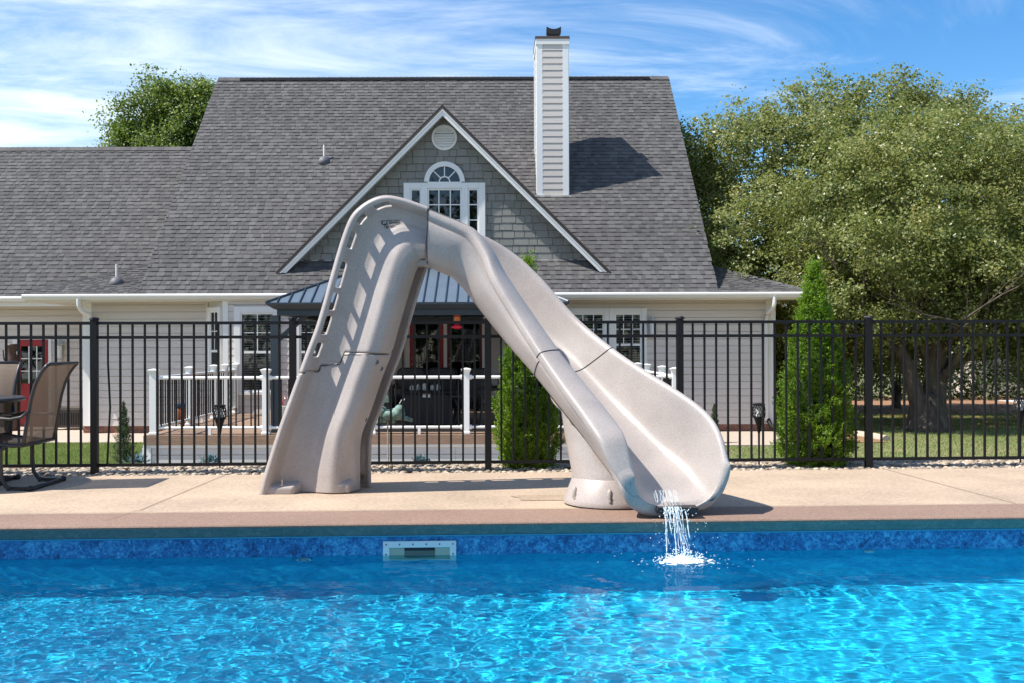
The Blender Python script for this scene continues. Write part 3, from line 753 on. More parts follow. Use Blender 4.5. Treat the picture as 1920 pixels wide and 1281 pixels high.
# ---- roofs
SEP = []           # shingle slabs gathered: (verts, size weight)
def roof_slab(name, pts, th=.12, m=None):
    mb = MB(); mb.prism(pts, (0,0,-th)); return mb.build(name, m or M['lead'], house)
RIDGE_Y = 27.15; RIDGE_Z = RIDGE_Y-RO
RX0, RX1 = -7.45, 4.58
main = roof_slab('roof', [(RX0, EY-.02, EY-.02-RO), (RX1, EY-.02, EY-.02-RO), (RX1, RIDGE_Y, RIDGE_Z), (RX0, RIDGE_Y, RIDGE_Z)])
roof_slab('rear_roof', [(RX0, RIDGE_Y, RIDGE_Z-.01), (RX1, RIDGE_Y, RIDGE_Z-.01), (RX1, RIDGE_Y+5.5, RIDGE_Z-5.5), (RX0, RIDGE_Y+5.5, RIDGE_Z-5.5)], m=M['shingle'])
WO = 20.6; WRY = 27.06
wing = roof_slab('wing_roof', [(-15, 22.9, 22.9-WO), (RX0+1, 22.9, 22.9-WO), (RX0+1, WRY, WRY-WO), (-15, WRY, WRY-WO)])
roof_slab('rear_wing_roof', [(-15, WRY, WRY-WO-.01), (RX0+1, WRY, WRY-WO-.01), (RX0+1, WRY+4, WRY-WO-4), (-15, WRY+4, WRY-WO-4)], m=M['shingle'])
# gable end walls of the main block
for gx in (RX0+.15, RX1-.25):
    MB().prism([(gx, 21.75, 2.3), (gx, RIDGE_Y, RIDGE_Z-.25), (gx, 32.2, 2.3)], (.1,0,0)).build('gable_end', M['siding'], house)
HM = .38
hipL = roof_slab('hip_roof', [(-9.83, EY-.02, 2.275), (RX0+.3, EY-.02, 2.275), (RX0+.3, EY+2.68, 2.275+2.7*HM), (-9.83+2.7, EY+2.68, 2.275+2.7*HM)], .1)
roof_slab('hip_side', [(-9.83, EY-.02, 2.27), (-9.83+2.7, EY+2.68, 2.27+2.7*HM), (-9.83+2.7, 26, 2.27+2.7*HM), (-9.83, 26, 2.27)], .1, M['shingle'])
hipR = roof_slab('hip_roof', [(6.43, EY-.02, 2.275), (RX1-.3, EY-.02, 2.275), (RX1-.3, EY+2.0, 2.275+2.0*HM), (6.43-2.0, EY+2.0, 2.275+2.0*HM)], .1)
roof_slab('hip_side', [(6.43, EY-.02, 2.27), (6.43-2.0, EY+2.0, 2.27+2.0*HM), (6.43-2.0, 26, 2.27+2.0*HM), (6.43, 26, 2.27)], .1, M['shingle'])

GC, GA, GF = -1.154, 6.25, 21.5               # gable centre x, apex z, fascia y
def shingles(parent, y0, ztop_fn, slope, yend, xfun, skip=None, single=0, ex=.143):
    """rows of laminated tabs up the plane starting at y0; returns nothing; single = how many nearest tabs are objects of their own"""
    cs, sn = math.cos(math.atan(slope)), math.sin(math.atan(slope))
    V = []; Fs = []; made = 0; row = 0; y = y0
    base = MB().box((-.5,-.5,-.5), (.5,.5,.5))
    while y < yend-.02:
        xa, xb = xfun(y)
        x = xa - random.uniform(0, .2) if xb > xa else xb
        hi = True
        while x < xb:
            w = random.uniform(.08, .17) if hi else random.uniform(.07, .19)
            a, b = max(x, xa), min(x+w, xb); x += w
            t = .018 if hi else .009
            hi = not hi
            if random.random() < .12: hi = not hi
            if b-a < .02: continue
            z = ztop_fn(y); c = ((a+b)/2, y, z)
            if skip and skip((a+b)/2, y, z): continue
            L_ = ex*1.12
            tilt = .0
            # frame: ux along x, up slope s=(0,cs,sn), normal n=(0,-sn,cs)
            def pt(u, s, n_): return (c[0]+u, c[1]+s*cs-n_*sn, c[2]+s*sn+n_*cs)
            hw = (b-a)/2-.0015
            e = random.uniform(-.004, .004)
            q = [pt(-hw,-.004+e,0), pt(hw,-.004+e,0), pt(hw,L_,0), pt(-hw,L_,0), pt(-hw,-.004+e,t+.004), pt(hw,-.004+e,t+.004), pt(hw,L_,.002), pt(-hw,L_,.002)]
            if made < single:
                made += 1
                me = shing_mesh; o = bpy.data.objects.new('shingle', me); COL.objects.link(o)
                o.matrix_basis = Matrix.Translation(c) @ Matrix.Rotation(math.atan(slope), 4, 'X') @ Matrix.Diagonal((2*hw, L_, t+.004, 1)); adopt(o, parent)
            else:
                n0 = len(V); V += q; Fs += [[n0+i for i in f] for f in ((4,5,6,7),(0,1,5,4),(1,2,6,5),(3,0,4,7))]
        y += ex*cs; row += 1
    raw_mesh('shingle_field', np.array(V), np.array(Fs), M['shingle'], parent, kind='stuff')
shing_mesh = bpy.data.meshes.new('shingle')
shing_mesh.from_pydata([(-.5,0,0),(.5,0,0),(.5,1,0),(-.5,1,0),(-.5,0,1),(.5,0,1),(.5,1,.1),(-.5,1,.1)], [], [(4,5,6,7),(0,1,5,4),(1,2,6,5),(3,0,4,7)]); shing_mesh.materials.append(M['shingle'])
shingles(main, EY-.04, lambda y: y-RO+.004, 1.0, RIDGE_Y-.05, lambda y: (RX0-.03, RX1+.03), lambda x, y, z: 3.0 < z < GA-.08-abs(x-GC), single=300)
shingles(wing, 22.86, lambda y: y-WO+.004, 1.0, WRY-.05, lambda y: (-13.2, RX0+.3 if y < 24.5 else RX0+.9), lambda x, y, z: x > RX0+.1 and y < 24)
shingles(hipL, EY-.04, lambda y: 2.279+(y-EY)*HM, HM, EY+2.6, lambda y: (-9.83+max(0, y-EY), RX0+.2))
shingles(hipR, EY-.04, lambda y: 2.279+(y-EY)*HM, HM, EY+1.95, lambda y: (RX1-.2, 6.43-max(0, y-EY)))
# ridge and hip caps
def ridgecap(a, b, w=.13):
    a, b = Vector(a), Vector(b); n = max(2, int((b-a).length/.145)); d = (b-a)/n
    s = d.normalized().cross(Vector((0,0,1))).normalized()*w
    mb = MB()
    for i in range(n):
        p = a+d*i; q = p+d*1.08
        up = Vector((0,0,.022)); dn = Vector((0,0,-w*.8))
        mb.quadverts([p+up, q+up*.6, q+s+dn, p+s+dn, p-s+dn, q-s+dn], [(0,1,2,3),(0,4,5,1)])
    mb.build('ridge_cap', M['shingle'], house)
ridgecap((RX0, RIDGE_Y, RIDGE_Z+.02), (RX1, RIDGE_Y, RIDGE_Z+.02)); ridgecap((-14, WRY, WRY-WO+.02), (RX0+.8, WRY, WRY-WO+.02))
ridgecap((-9.83, EY-.02, 2.30), (-9.83+1.95, EY+1.95, 2.30+1.97*HM), .1); ridgecap((6.43, EY-.02, 2.30), (6.43-1.7, EY+1.7, 2.30+1.72*HM), .1)
MB().box((RX0+.6, RIDGE_Y-.14, RIDGE_Z-.08), (RX1-.5, RIDGE_Y-.06, RIDGE_Z-.015)).build('ridge_vent', M['rubber'], house)
# roof vents
def roofvent(p, name='plumbing_vent'):
    e = MB().lathe(p, [(.17,-.14),(.15,-.02),(.10,.06),(.03,.09),(.03,.06)], 18).build(name, M['lead'], house, smooth=True)
    MB().lathe(p, [(.028,0),(.028,.36),(.02,.36)], 12).build('vent_pipe', M['pipe'], e)
Yv = 19.98/(1-(PY-300)/F); roofvent(P(608,300,Yv))
roofvent(P(219,527,21.75))

# ---- gable dormer
gd = MB().prism([(GC-3.25, 21.85, 2.98), (GC+3.25, 21.85, 2.98), (GC, 21.85, 6.2)], (0,.15,0)).build('gable_wall', M['shake'], house)
# dormer roof planes running back to the main roof
for s in (-1, 1):
    roof_slab('gable_roof', [(GC, GF-.02, GA), (GC+s*3.53, GF-.02, GA-3.53), (GC+s*3.53, GF+.1, GA-3.53), (GC, GA+RO, GA)], .07, M['shingle'])
# shakes
wxa, wxb = P(757,400,21.8).x, P(910,400,21.8).x; wza, wzt = P(835,456,21.8).z, P(835,343,21.8).z
wc = P(833.5,345,21.8); wr_ = 38*21.8/F
vc = P(833,258,21.8)
z = 3.0; ex = .160; ns = 0; row = 0
while z < 6.1:
    hw = GA-.12-(z+ex*.0)
    x = GC-hw-.1+random.uniform(0,.1)
    while x < GC+hw:
        w = random.uniform(.13, .33); a, b = max(x, GC-hw), min(x+w, GC+hw); x += w+.011
        if b-a < .03: continue
        if b > wxa and a < wxb and z+ex*.5 > wza and z+ex*.5 < wzt:
            if a < wxa: b = wxa
            elif b > wxb: a = wxb
            else: continue
        if abs((a+b)/2-wc.x) < wr_-.06 and wzt-.05 < z+ex/2 < wzt+wr_-.08: continue
        if (a+b)/2-vc.x and math.hypot((a+b)/2-vc.x, z+ex/2-vc.z) < .17: continue
        dz = random.uniform(-.006,.006)
        o = lap('shake', M['shake'], gd, (a+b)/2, 21.85, z+ex/2+dz, b-a, .034, ex); ns += 1
    z += ex
# rake boards: fascia, inner drip line, soffit strip
for s in (-1, 1):
    def rp(t, dn, y): return (GC+s*t, y, GA-t-dn)
    MB().prism([rp(0,.0,GF), rp(3.53,0,GF), rp(3.53-.0,.0,GF), rp(3.33,.205,GF), rp(0,.205*1.0,GF)], (0,.03,0)).build('rake_board', M['white'], house)
    MB().prism([rp(-.0,-.035,GF-.02), rp(3.56,-.035,GF-.02), rp(3.53,.02,GF-.02), rp(0,.02,GF-.02)], (0,.05,0)).build('drip_edge', M['cap'], house)
    MB().prism([rp(0,.07,GF-.018), rp(3.47,.07,GF-.018), rp(3.44,.105,GF-.018), rp(0,.105,GF-.018)], (0,.016,0)).build('rake_moulding', M['gutter'], house)
    sf = MB()
    for k in range(46):
        t = 3.25*k/46; sf.box((0,0,0),(0,0,0)) if False else None
        a, b = t+.004, t+3.25/46-.004
        sf.prism([rp(a,.16,GF+.032), rp(b,.16,GF+.032), rp(b,.16,21.83), rp(a,.16,21.83)], (0,0,.02))
    sf.build('soffit', M['soffit'], house)
MB().box((GC-3.2, 21.80, 2.965), (GC+3.2, 21.86, 3.005)).build('base_flashing', M['gutter'], house)
# round louvred vent
vn = MB().lathe((vc.x, 21.83, vc.z), [(.275,0),(.275,.035),(.25,.045),(.225,.04),(.222,.012),(.22,.012)], 40, 'Y').build('gable_vent', M['white'], house, smooth=True, autosm=True)
for k in range(7):
    zz_ = vc.z - .165 + k*.055; h = math.sqrt(max(.0, .215**2-(zz_-vc.z)**2))
    MB().prism([(vc.x-h, 21.80, zz_+.018), (vc.x-h, 21.775, zz_-.018), (vc.x-h, 21.782, zz_-.022), (vc.x-h, 21.812, zz_+.016)], (2*h,0,0)).build('louver', M['white'], vn)
# gable window: three lights and a fanlight
gy = 21.82
gw = MB()
xa, xb = wxa, wxb; x1, x2 = P(789,0,21.8).x, P(876,0,21.8).x
zb, zt = wza, wzt
# outer casings
gw.box((xa, gy-.05, zb), (xa+.14, gy+.02, zt)).box((xb-.14, gy-.05, zb), (xb, gy+.02, zt)).box((xa+.14, gy-.05, zt-.13), (x1, gy+.02, zt)).box((x2, gy-.05, zt-.13), (xb-.14, gy+.02, zt))
gw.box((x1, gy-.055, zb), (x1+.13, gy+.02, zt)).box((x2-.13, gy-.055, zb), (x2, gy+.02, zt)).box((x1+.13, gy-.055, zt-.12), (x2-.13, gy+.02, zt+.02)).box((xa-.02, gy-.07, zb-.05), (xb+.02, gy+.02, zb+.05))
gwo = gw.build('window', M['white'], house, bevel=.006)
MB().box((xa+.14, gy+.008, zb), (xb-.14, gy+.018, zt-.1)).build('interior', M['darkgap'], gwo)
mu = MB()
for (a, b, c) in ((xa+.14, x1, 1), (x1+.13, x2-.13, 3), (x2, xb-.14, 1)):
    MB().box((a+.02, gy-.012, zb+.05), (b-.02, gy-.009, zt-.13)).build('pane', M['pane'], gwo)
    s = MB(); s.box((a, gy-.03, zb+.05), (a+.035, gy-.004, zt-.12)).box((b-.035, gy-.03, zb+.05), (b, gy-.004, zt-.12)).box((a+.035, gy-.03, zt-.16), (b-.035, gy-.004, zt-.12)); s.build('sash', M['white'], gwo)
    for i in range(1, c): xx = a+(b-a)*i/c; mu.box((xx-.012, gy-.026, zb+.05), (xx+.012, gy-.0135, zt-.15))
    for i in range(1, 4): zq = zt-.14-i*.33; mu.box((a+.03, gy-.025, zq-.012), (b-.03, gy-.0145, zq+.012))
mu.build('muntin', M['white'], gwo)
def arc(r, n=24, y=gy): return [(wc.x+r*math.cos(PI*i/n), y, zt+.02+r*math.sin(PI*i/n)) for i in range(n+1)]
def archband(r0, r1, y, th):
    mb = MB(); a, b = arc(r0, y=y), arc(r1, y=y)
    for i in range(24): mb.prism([a[i], a[i+1], b[i+1], b[i]], (0,th,0))
    return mb
fan = archband(wr_-.105, wr_, gy-.055, .07).build('fanlight', M['white'], house)
archband(.0, wr_-.1, gy+.0, .012).build('interior', M['darkgap'], fan)
archband(.0, wr_-.1, gy-.014, .003).build('pane', M['pane'], fan)
mb = archband(.10, .125, gy-.03, .013)
for ang in (45, 90, 135):
    a = R(ang); d = Vector((math.cos(a), 0, math.sin(a))); s = Vector((-math.sin(a), 0, math.cos(a)))*.011; c = Vector((wc.x, gy-.029, zt+.02))
    mb.prism([c+d*.12-s, c+d*(wr_-.09)-s, c+d*(wr_-.09)+s, c+d*.12+s], (0,.012,0))
mb.build('muntin', M['white'], fan)

# ---- chimney
CY0, CY1 = 23.45, 24.72
cx0, cx1 = P(1006.2,230,CY0).x, P(1066,230,CY0).x; cz1 = P(1037,84,CY0).z
ch = MB().box((cx0+.02, CY0+.02, 4.0), (cx1-.02, CY1-.02, cz1)).build('chimney', M['siding'], house)
for (a, b) in ((cx0, cx0+.135), (cx1-.135, cx1)):
    MB().box((a, CY0-.012, 4.55), (b, CY0+.02, cz1)).build('corner_board', M['vinyl'], ch)
for (xx, s) in ((cx0, -1), (cx1, 1)):
    for (a, b) in ((CY0+.02, CY0+.14), (CY1-.12, CY1)):
        MB().box((xx-(.012 if s < 0 else 0), a, 4.5), (xx+(.0 if s < 0 else .012), b, cz1)).build('corner_board', M['vinyl'], ch)
siding(ch, cx0+.135, cx1-.135, CY0+.02, 4.62, cz1, ex=.153)
z = 4.6
while z < cz1-.02:
    o = lap('siding_board', M['siding'], ch, cx0+.02, (CY0+CY1)/2, z+.0765, CY1-CY0-.26, .022, .153); o.rotation_euler = (0,0,-PI/2); z += .153
MB().box((cx0-.02, CY0-.03, cz1), (cx1+.02, CY1+.02, cz1+.13)).build('chimney_band', M['white'], ch)
MB().box((cx0-.03, CY0-.04, cz1+.13), (cx1+.03, CY1+.03, cz1+.19)).build('chimney_cap', M['cap'], ch)
fc = P(1038,60,24.0)
mb = MB().lathe((fc.x, 24.0, cz1+.19), [(.16,0),(.10,.03),(.05,.05),(.05,.24),(.07,.26)], 20)
mb.build('flue', M['lead'], ch, smooth=True)
cowl = MB()
for i in range(12):
    t0, t1 = -1+2*i/12, -1+2*(i+1)/12
    f = lambda t: (fc.x+.17*t, cz1+.47+.10*t*t*.6)
    (xa_, za_), (xb_, zb_) = f(t0), f(t1)
    cowl.prism([(xa_, 23.88, za_-.10), (xb_, 23.88, zb_-.10), (xb_, 23.88, zb_+.03), (xa_, 23.88, za_+.03)], (0,.26,0))
cowl.build('flue_cowl', M['rubber'], ch)
MB().box((cx0-.05, CY0-.05, 4.56), (cx1+.06, CY0+.0, 4.62)).build('flashing', M['gutter'], ch)

# wall lanterns (fixed to the house)
def lantern(p, s=1.0, label=None):
    e = empty('wall_lantern', p, label, 'lantern', 'wall lanterns beside the doors')
    MB().box((p.x-.05*s, p.y-.02, p.z-.09*s), (p.x+.05*s, p.y, p.z+.09*s)).build('backplate', M['lampgrey'], e, bevel=.005)
    x, y, z = p.x, p.y-.10, p.z
    mb = MB()
    for dx in (-1, 1):
        for dy in (-1, 1): mb.tube([(x+dx*.05*s, y+dy*.05*s, z-.15*s), (x+dx*.06*s, y+dy*.06*s, z+.08*s)], .006, 5)
    mb.lathe((x, y, z), [(.08*s,.08*s),(.085*s,.09*s),(.03*s,.15*s),(.02*s,.19*s)], 12); mb.lathe((x, y, z), [(.04*s,-.2*s),(.055*s,-.16*s),(.055*s,-.15*s)], 12)
    mb.build('cage', M['lampgrey'], e)
    MB().lathe((x, y, z), [(.045*s,-.14*s),(.05*s,.07*s)], 10).build('glass', M['plastic'], e)
    return e
lantern(P(1222,612,HY-.03), 1.2, 'grey wall lantern on the siding right of the double window')
lantern(P(114,656,WYY-.03), 1.4, 'grey wall lantern on the siding beside the single red door')
lantern(P(745,620,RECY-.03), 1.2, 'grey wall lantern left of the double entry doors, half behind the slide')

# ------------------------------------------------------------------ raised wood deck and its railing
DX0, DX1, DY0 = -5.56, 2.92, 16.0
dk = empty('raised_deck', (-1.3, DY0, GZ), 'raised brown board deck with pale skirting under the gazebo', 'deck')
y = DY0-.02; n = 0
while y < HY-.02:
    piece('deck_board', M['wood'], dk, (DX0 if y < HY else BAY0, y, DKZ-.028), (DX1, min(y+.137, 23.1), DKZ)); y += .142
y = HY
MB().box((REC0, HY-.01, DKZ-.028), (REC1, RECY, DKZ-.003)).build('deck_board', M['wood'], dk)
MB().box((DX0, DY0-.045, DKZ-.15), (DX1, DY0-.021, DKZ-.002)).build('rim_board', M['wood'], dk, bevel=.004)
MB().box((DX0-.024, DY0-.045, DKZ-.15), (DX0-.001, HY-.05, DKZ-.002)).build('rim_board', M['wood'], dk)
MB().box((DX1+.001, DY0-.045, DKZ-.15), (DX1+.024, HY-.05, DKZ-.002)).build('rim_board', M['wood'], dk)
MB().box((DX0-.02, DY0+.02, GZ), (DX1+.02, HY-.05, DKZ-.152)).build('skirt_core', M['skirt'], dk)
MB().box((DX0-.04, DY0-.02, DKZ-.20), (DX1+.04, DY0+.02, DKZ-.152)).build('skirt_trim', M['white'], dk)
z = GZ
for k in range(2):
    xx = DX0+.09
    for seg in (2.2, 2.6, 2.2, 1.4):
        e = min(xx+seg, DX1-.02); lap('skirt_board', M['skirt'], dk, (xx+e)/2, DY0+.02, z+.08, e-xx-.004, .026, .152 if k else .16); xx = e
    z += .158
MB().box((DX0-.05, DY0-.022, GZ), (DX0+.085, DY0+.05, DKZ-.202)).build('skirt_corner', M['vinyl'], dk)

rl = empty('deck_railing', (-1.3, DY0, DKZ), 'white post railing with thin black balusters round the raised deck', 'railing')
RT, RB = DKZ+.90, DKZ+.11
def post(x, y):
    p = MB().box((x-.052, y-.052, DKZ), (x+.052, y+.052, DKZ+.985)).build('post', M['vinyl'], rl, bevel=.004)
    MB().box((x-.066, y-.066, DKZ), (x+.066, y+.066, DKZ+.045)).build('post_skirt', M['vinyl'], p, bevel=.012)
    mb = MB(); pr = [(.054,.955),(.056,.975),(.078,1.02),(.078,1.03),(.03,1.045),(.0,1.05)]
    for (r0, h0), (r1, h1) in zip(pr[:-1], pr[1:]):
        a = [(x+i*r0, y+j*r0, DKZ+h0) for i, j in ((-1,-1),(1,-1),(1,1),(-1,1))]; b = [(x+i*r1, y+j*r1, DKZ+h1) for i, j in ((-1,-1),(1,-1),(1,1),(-1,1))]
        mb.quadverts(a+b, [(k, (k+1) % 4, (k+1) % 4+4, k+4) for k in range(4)])
    mb.build('post_cap', M['vinyl'], p)
def railrun(a, b):
    a, b = Vector(a), Vector(b); d = (b-a); L_ = d.length; u = d/L_
    for h, r in ((RT, .026), (RB, .024)):
        o = MB().tube([(*(a+u*.05).xy, h), (*(b-u*.05).xy, h)], r, 10).build('rail', M['vinyl'], rl, smooth=True, autosm=True)
        for q in (a+u*.07, b-u*.07):
            MB().tube([(*(q-u*.018).xy, h), (*(q+u*.018).xy, h)], r+.014, 10).build('rail_bracket', M['vinyl'], o, smooth=False)
    n = int((L_-.12)/.118)
    for i in range(n):
        p = a + u*(.06+(L_-.12)*(i+.5)/n)
        piece('baluster', M['black'], rl, (p.x-.0095, p.y-.0095, RB), (p.x+.0095, p.y+.0095, RT))
    m_ = (a+b)/2; piece('rail_foot', M['vinyl'], rl, (m_.x-.022, m_.y-.022, DKZ), (m_.x+.022, m_.y+.022, RB))
fx = [-5.45, -3.67, -1.99, -.5, 1.15, 2.81]; fy = DY0+.05
for x in fx: post(x, fy)
for a, b in zip(fx[:-1], fx[1:]): railrun((a, fy, 0), (b, fy, 0))
ly = [fy, 17.95, 19.5, 20.3, 21.1]
for y in ly[1:]: post(-5.46, y)
for a, b in zip(ly[:-1], ly[1:]): railrun((-5.46, a, 0), (-5.46, b, 0))
ry = [fy, 17.3, 19.1, 20.3, 21.45]
for y in ry[1:]: post(2.81, y)
for a, b in zip(ry[:-1], ry[1:]): railrun((2.81, a, 0), (2.81, b, 0))

# ------------------------------------------------------------------ gazebo
gz = empty('gazebo', (-1.3, 18, DKZ), 'charcoal gazebo with standing seam metal roof over the deck seating', 'gazebo')
gx0, gx1, gy0, gy1 = P(499,567,16.1).x, P(1066,567,16.1).x, 16.1, 20.9
ge = P(780,567,16.1).z
gt = 1.56; gm = .466
sl = MB(); A = [(gx0,gy0),(gx1,gy0),(gx1,gy1),(gx0,gy1)]; B = [(gx0+gt,gy0+gt),(gx1-gt,gy0+gt),(gx1-gt,gy1-gt),(gx0+gt,gy1-gt)]
rl_ = MB().quadverts([(*a, ge) for a in A] + [(*b, ge+gt*gm) for b in B] + [(*a, ge-.02) for a in A] + [(*b, ge+gt*gm-.02) for b in B],
    [(k, (k+1) % 4, (k+1) % 4+4, k+4) for k in range(4)] + [(k+8, k+12, (k+1) % 4+12, (k+1) % 4+8) for k in range(4)] + [(k, k+8, (k+1) % 4+8, (k+1) % 4) for k in range(4)])
groof = rl_.build('roof', M['seamroof'], gz)
t2 = gt-.22; h2 = ge+gt*gm+.10
B2 = [(gx0+t2,gy0+t2),(gx1-t2,gy0+t2),(gx1-t2,gy1-t2),(gx0+t2,gy1-t2)]; cyy = (gy0+gy1)/2; dlt = cyy-(gy0+t2)
T = [(gx0+t2+dlt, cyy, h2+dlt*gm), (gx1-t2-dlt, cyy, h2+dlt*gm)]
MB().quadverts([(*b, h2) for b in B2] + T + [(*b, h2-.05) for b in B2], [(0,1,5,4),(1,2,5),(2,3,4,5),(3,0,4),(0,6,7,1),(1,7,8,2),(2,8,9,3),(3,9,6,0)]).build('upper_roof', M['seamroof'], gz)
MB().box((gx0+gt, gy0+gt, ge+gt*gm-.03), (gx1-gt, gy1-gt, ge+gt*gm+.05)).build('vent_gap', M['rubber'], gz)
# seams: raised ribs, front side and left side, clipped by the hips
n = 27
for i in range(1, n):
    x = gx0+(gx1-gx0)*i/n; t = min(gt, x-gx0, gx1-x)
    MB().prism([(x-.008, gy0, ge), (x+.008, gy0, ge), (x+.008, gy0+t, ge+t*gm), (x-.008, gy0+t, ge+t*gm)], (0,0,.028)).build('seam', M['gazebo'], groof)
for s in (0, 1):
    for i in range(1, 18):
        y = gy0+(gy1-gy0)*i/18; t = min(gt, y-gy0, gy1-y); xx = gx0 if s == 0 else gx1; sg = 1 if s == 0 else -1
        MB().prism([(xx, y-.01, ge), (xx, y+.01, ge), (xx+sg*t, y+.01, ge+t*gm), (xx+sg*t, y-.01, ge+t*gm)], (0,0,.03)).build('seam', M['gazebo'], groof)
for (a, b) in zip(A, B):
    MB().tube([(*a, ge+.01), (*b, ge+gt*gm+.01)], .022, 6).build('hip_seam', M['gazebo'], groof)
# gutter fascia (tapering cove) and beams
def ringbox(inset, z0, z1, w, name, m, flare=0):
    x0, x1, y0, y1 = gx0+inset, gx1-inset, gy0+inset, gy1-inset
    for (a, b, c, d) in ((x0, y0, x1, y0+w), (x0, y1-w, x1, y1), (x0, y0+w, x0+w, y1-w), (x1-w, y0+w, x1, y1-w)):
        MB().box((a, b, z0), (c, d, z1)).build(name, m, gz)
mb = MB(); o0 = [(gx0-.01,gy0-.01),(gx1+.01,gy0-.01),(gx1+.01,gy1+.01),(gx0-.01,gy1+.01)]; o1 = [(gx0+.11,gy0+.09),(gx1-.11,gy0+.09),(gx1-.11,gy1-.09),(gx0+.11,gy1-.09)]
mb.quadverts([(*p, ge+.004) for p in o0] + [(*p, ge-.025) for p in o0] + [(*p, ge-.10) for p in o1], [(k, k+4, (k+1) % 4+4, (k+1) % 4) for k in range(4)] + [(k+4, k+8, (k+1) % 4+8, (k+1) % 4+4) for k in range(4)])
mb.build('eave_gutter', M['gazebo'], gz)
ringbox(.14, ge-.20, ge-.09, .10, 'beam', M['gazebo'])
px0, px1, py0, py1 = P(517,700,16.45).x, P(517,700,16.45).x + 4.42, 16.45, 20.5
for (x, y) in ((px0,py0),(px1,py0),(px0,py1),(px1,py1)):
    p = MB().box((x-.07, y-.07, DKZ), (x+.07, y+.07, ge-.19)).build('post', M['gazebo'], gz, bevel=.006)
    MB().box((x-.11, y-.11, DKZ), (x+.11, y+.11, DKZ+.012)).build('base_plate', M['gazebo'], p)
    s = 1 if x < 0 else -1
    MB().prism([(x+s*.07, y-.03, ge-.62), (x+s*.07, y-.03, ge-.52), (x+s*.44, y-.03, ge-.19), (x+s*.55, y-.03, ge-.19)], (0,.06,0)).build('brace', M['gazebo'], gz)
# rafters and ceiling underside (dark)
for i in range(1, 8):
    x = gx0+(gx1-gx0)*i/8; MB().box((x-.02, gy0+.25, ge-.12), (x+.02, gy1-.25, ge-.04)).build('rafter', M['gazebo'], gz)

# hummingbird feeder hung from the beam
fp = P(857,602,16.35)
fd = empty('bird_feeder', (fp.x, 16.35, fp.z-.12), 'small red and amber hummingbird feeder hanging from the gazebo beam', 'bird feeder')
MB().tube([(fp.x, 16.35, fp.z+.13), (fp.x, 16.35, ge-.19)], .004, 5).build('hook_wire', M['black'], fd)
MB().lathe((fp.x,16.35,fp.z), [(.035,-.06),(.05,-.02),(.058,.04),(.055,.09),(.03,.10)], 16).build('bottle', M['amber'], fd, smooth=True)
MB().lathe((fp.x,16.35,fp.z), [(.06,.09),(.06,.115),(.045,.14),(.0,.142)], 16).build('lid', M['redplastic'], fd, smooth=True)
MB().lathe((fp.x,16.35,fp.z), [(.03,-.13),(.085,-.115),(.10,-.09),(.05,-.065),(.04,-.05)], 16).build('tray', M['redplastic'], fd, smooth=True)

# ------------------------------------------------------------------ furniture on the raised deck
def patio_lounge(loc, rot, label):
    e = empty('lounge_chair', (0,0,0), label, 'chair', 'dark wicker lounge chairs on the raised deck')
    w, d = .62, .62
    # curved wicker back with rounded top
    mb = MB(); pts = []
    for i in range(13):
        a = PI*i/12; pts.append((-w/2*math.copysign(abs(math.cos(a))**.35, math.cos(a)), .42+.56*math.sin(a)**.35))
    mb.prism([(x, d/2-.04, z) for x, z in pts], (0,.05,0)); mb.build('backrest', M['wicker'], e, bevel=.012)
    MB().prism([(x*.86, d/2-.10, .46+(z-.42)*.88) for x, z in pts], (0,.058,0)).build('back_cushion', M['cushion'], e, bevel=.02)
    MB().box((-w/2, -d/2, .24), (w/2, d/2-.03, .36)).build('seat', M['wicker'], e, bevel=.012)
    MB().box((-w/2+.05, -d/2+.01, .362), (w/2-.05, d/2-.11, .47)).build('seat_cushion', M['cushion'], e, bevel=.03)
    for s in (-1, 1):
        MB().tube([(s*w/2, d/2-.02, .66), (s*w/2, 0, .64), (s*(w/2), -d/2+.03, .60), (s*w/2, -d/2+.01, .3)], .028, 8).build('arm', M['wicker'], e, smooth=True)
        for t in (-1, 1): MB().tube([(s*(w/2-.03), t*(d/2-.05), .26), (s*(w/2-.01), t*(d/2-.02), 0)], .018, 8).build('leg', M['wicker'], e)
    e.location = loc; e.rotation_euler = (0,0,rot); return e
# children were built around the origin, so their parent inverse is identity
patio_lounge(P(770,796,19.4).xy.to_3d()+Vector((0,0,DKZ)), R(0), 'dark wicker chair with round-topped back, nearest the slide tower')
patio_lounge(P(828,796,19.4).xy.to_3d()+Vector((0,0,DKZ)), R(0), 'dark wicker chair with round-topped back, middle of the three behind the fire table')
patio_lounge(P(886,796,18.9).xy.to_3d()+Vector((0,0,DKZ)), R(-8), 'dark wicker chair with round-topped back, behind the white rail post')
patio_lounge(P(925,796,18.1).xy.to_3d()+Vector((0,0,DKZ)), R(-80), 'dark wicker chair turned sideways beside the evergreen')
patio_lounge(P(720,796,18.6).xy.to_3d()+Vector((0,0,DKZ)), R(70), 'dark wicker chair turned sideways behind the pig ornament')
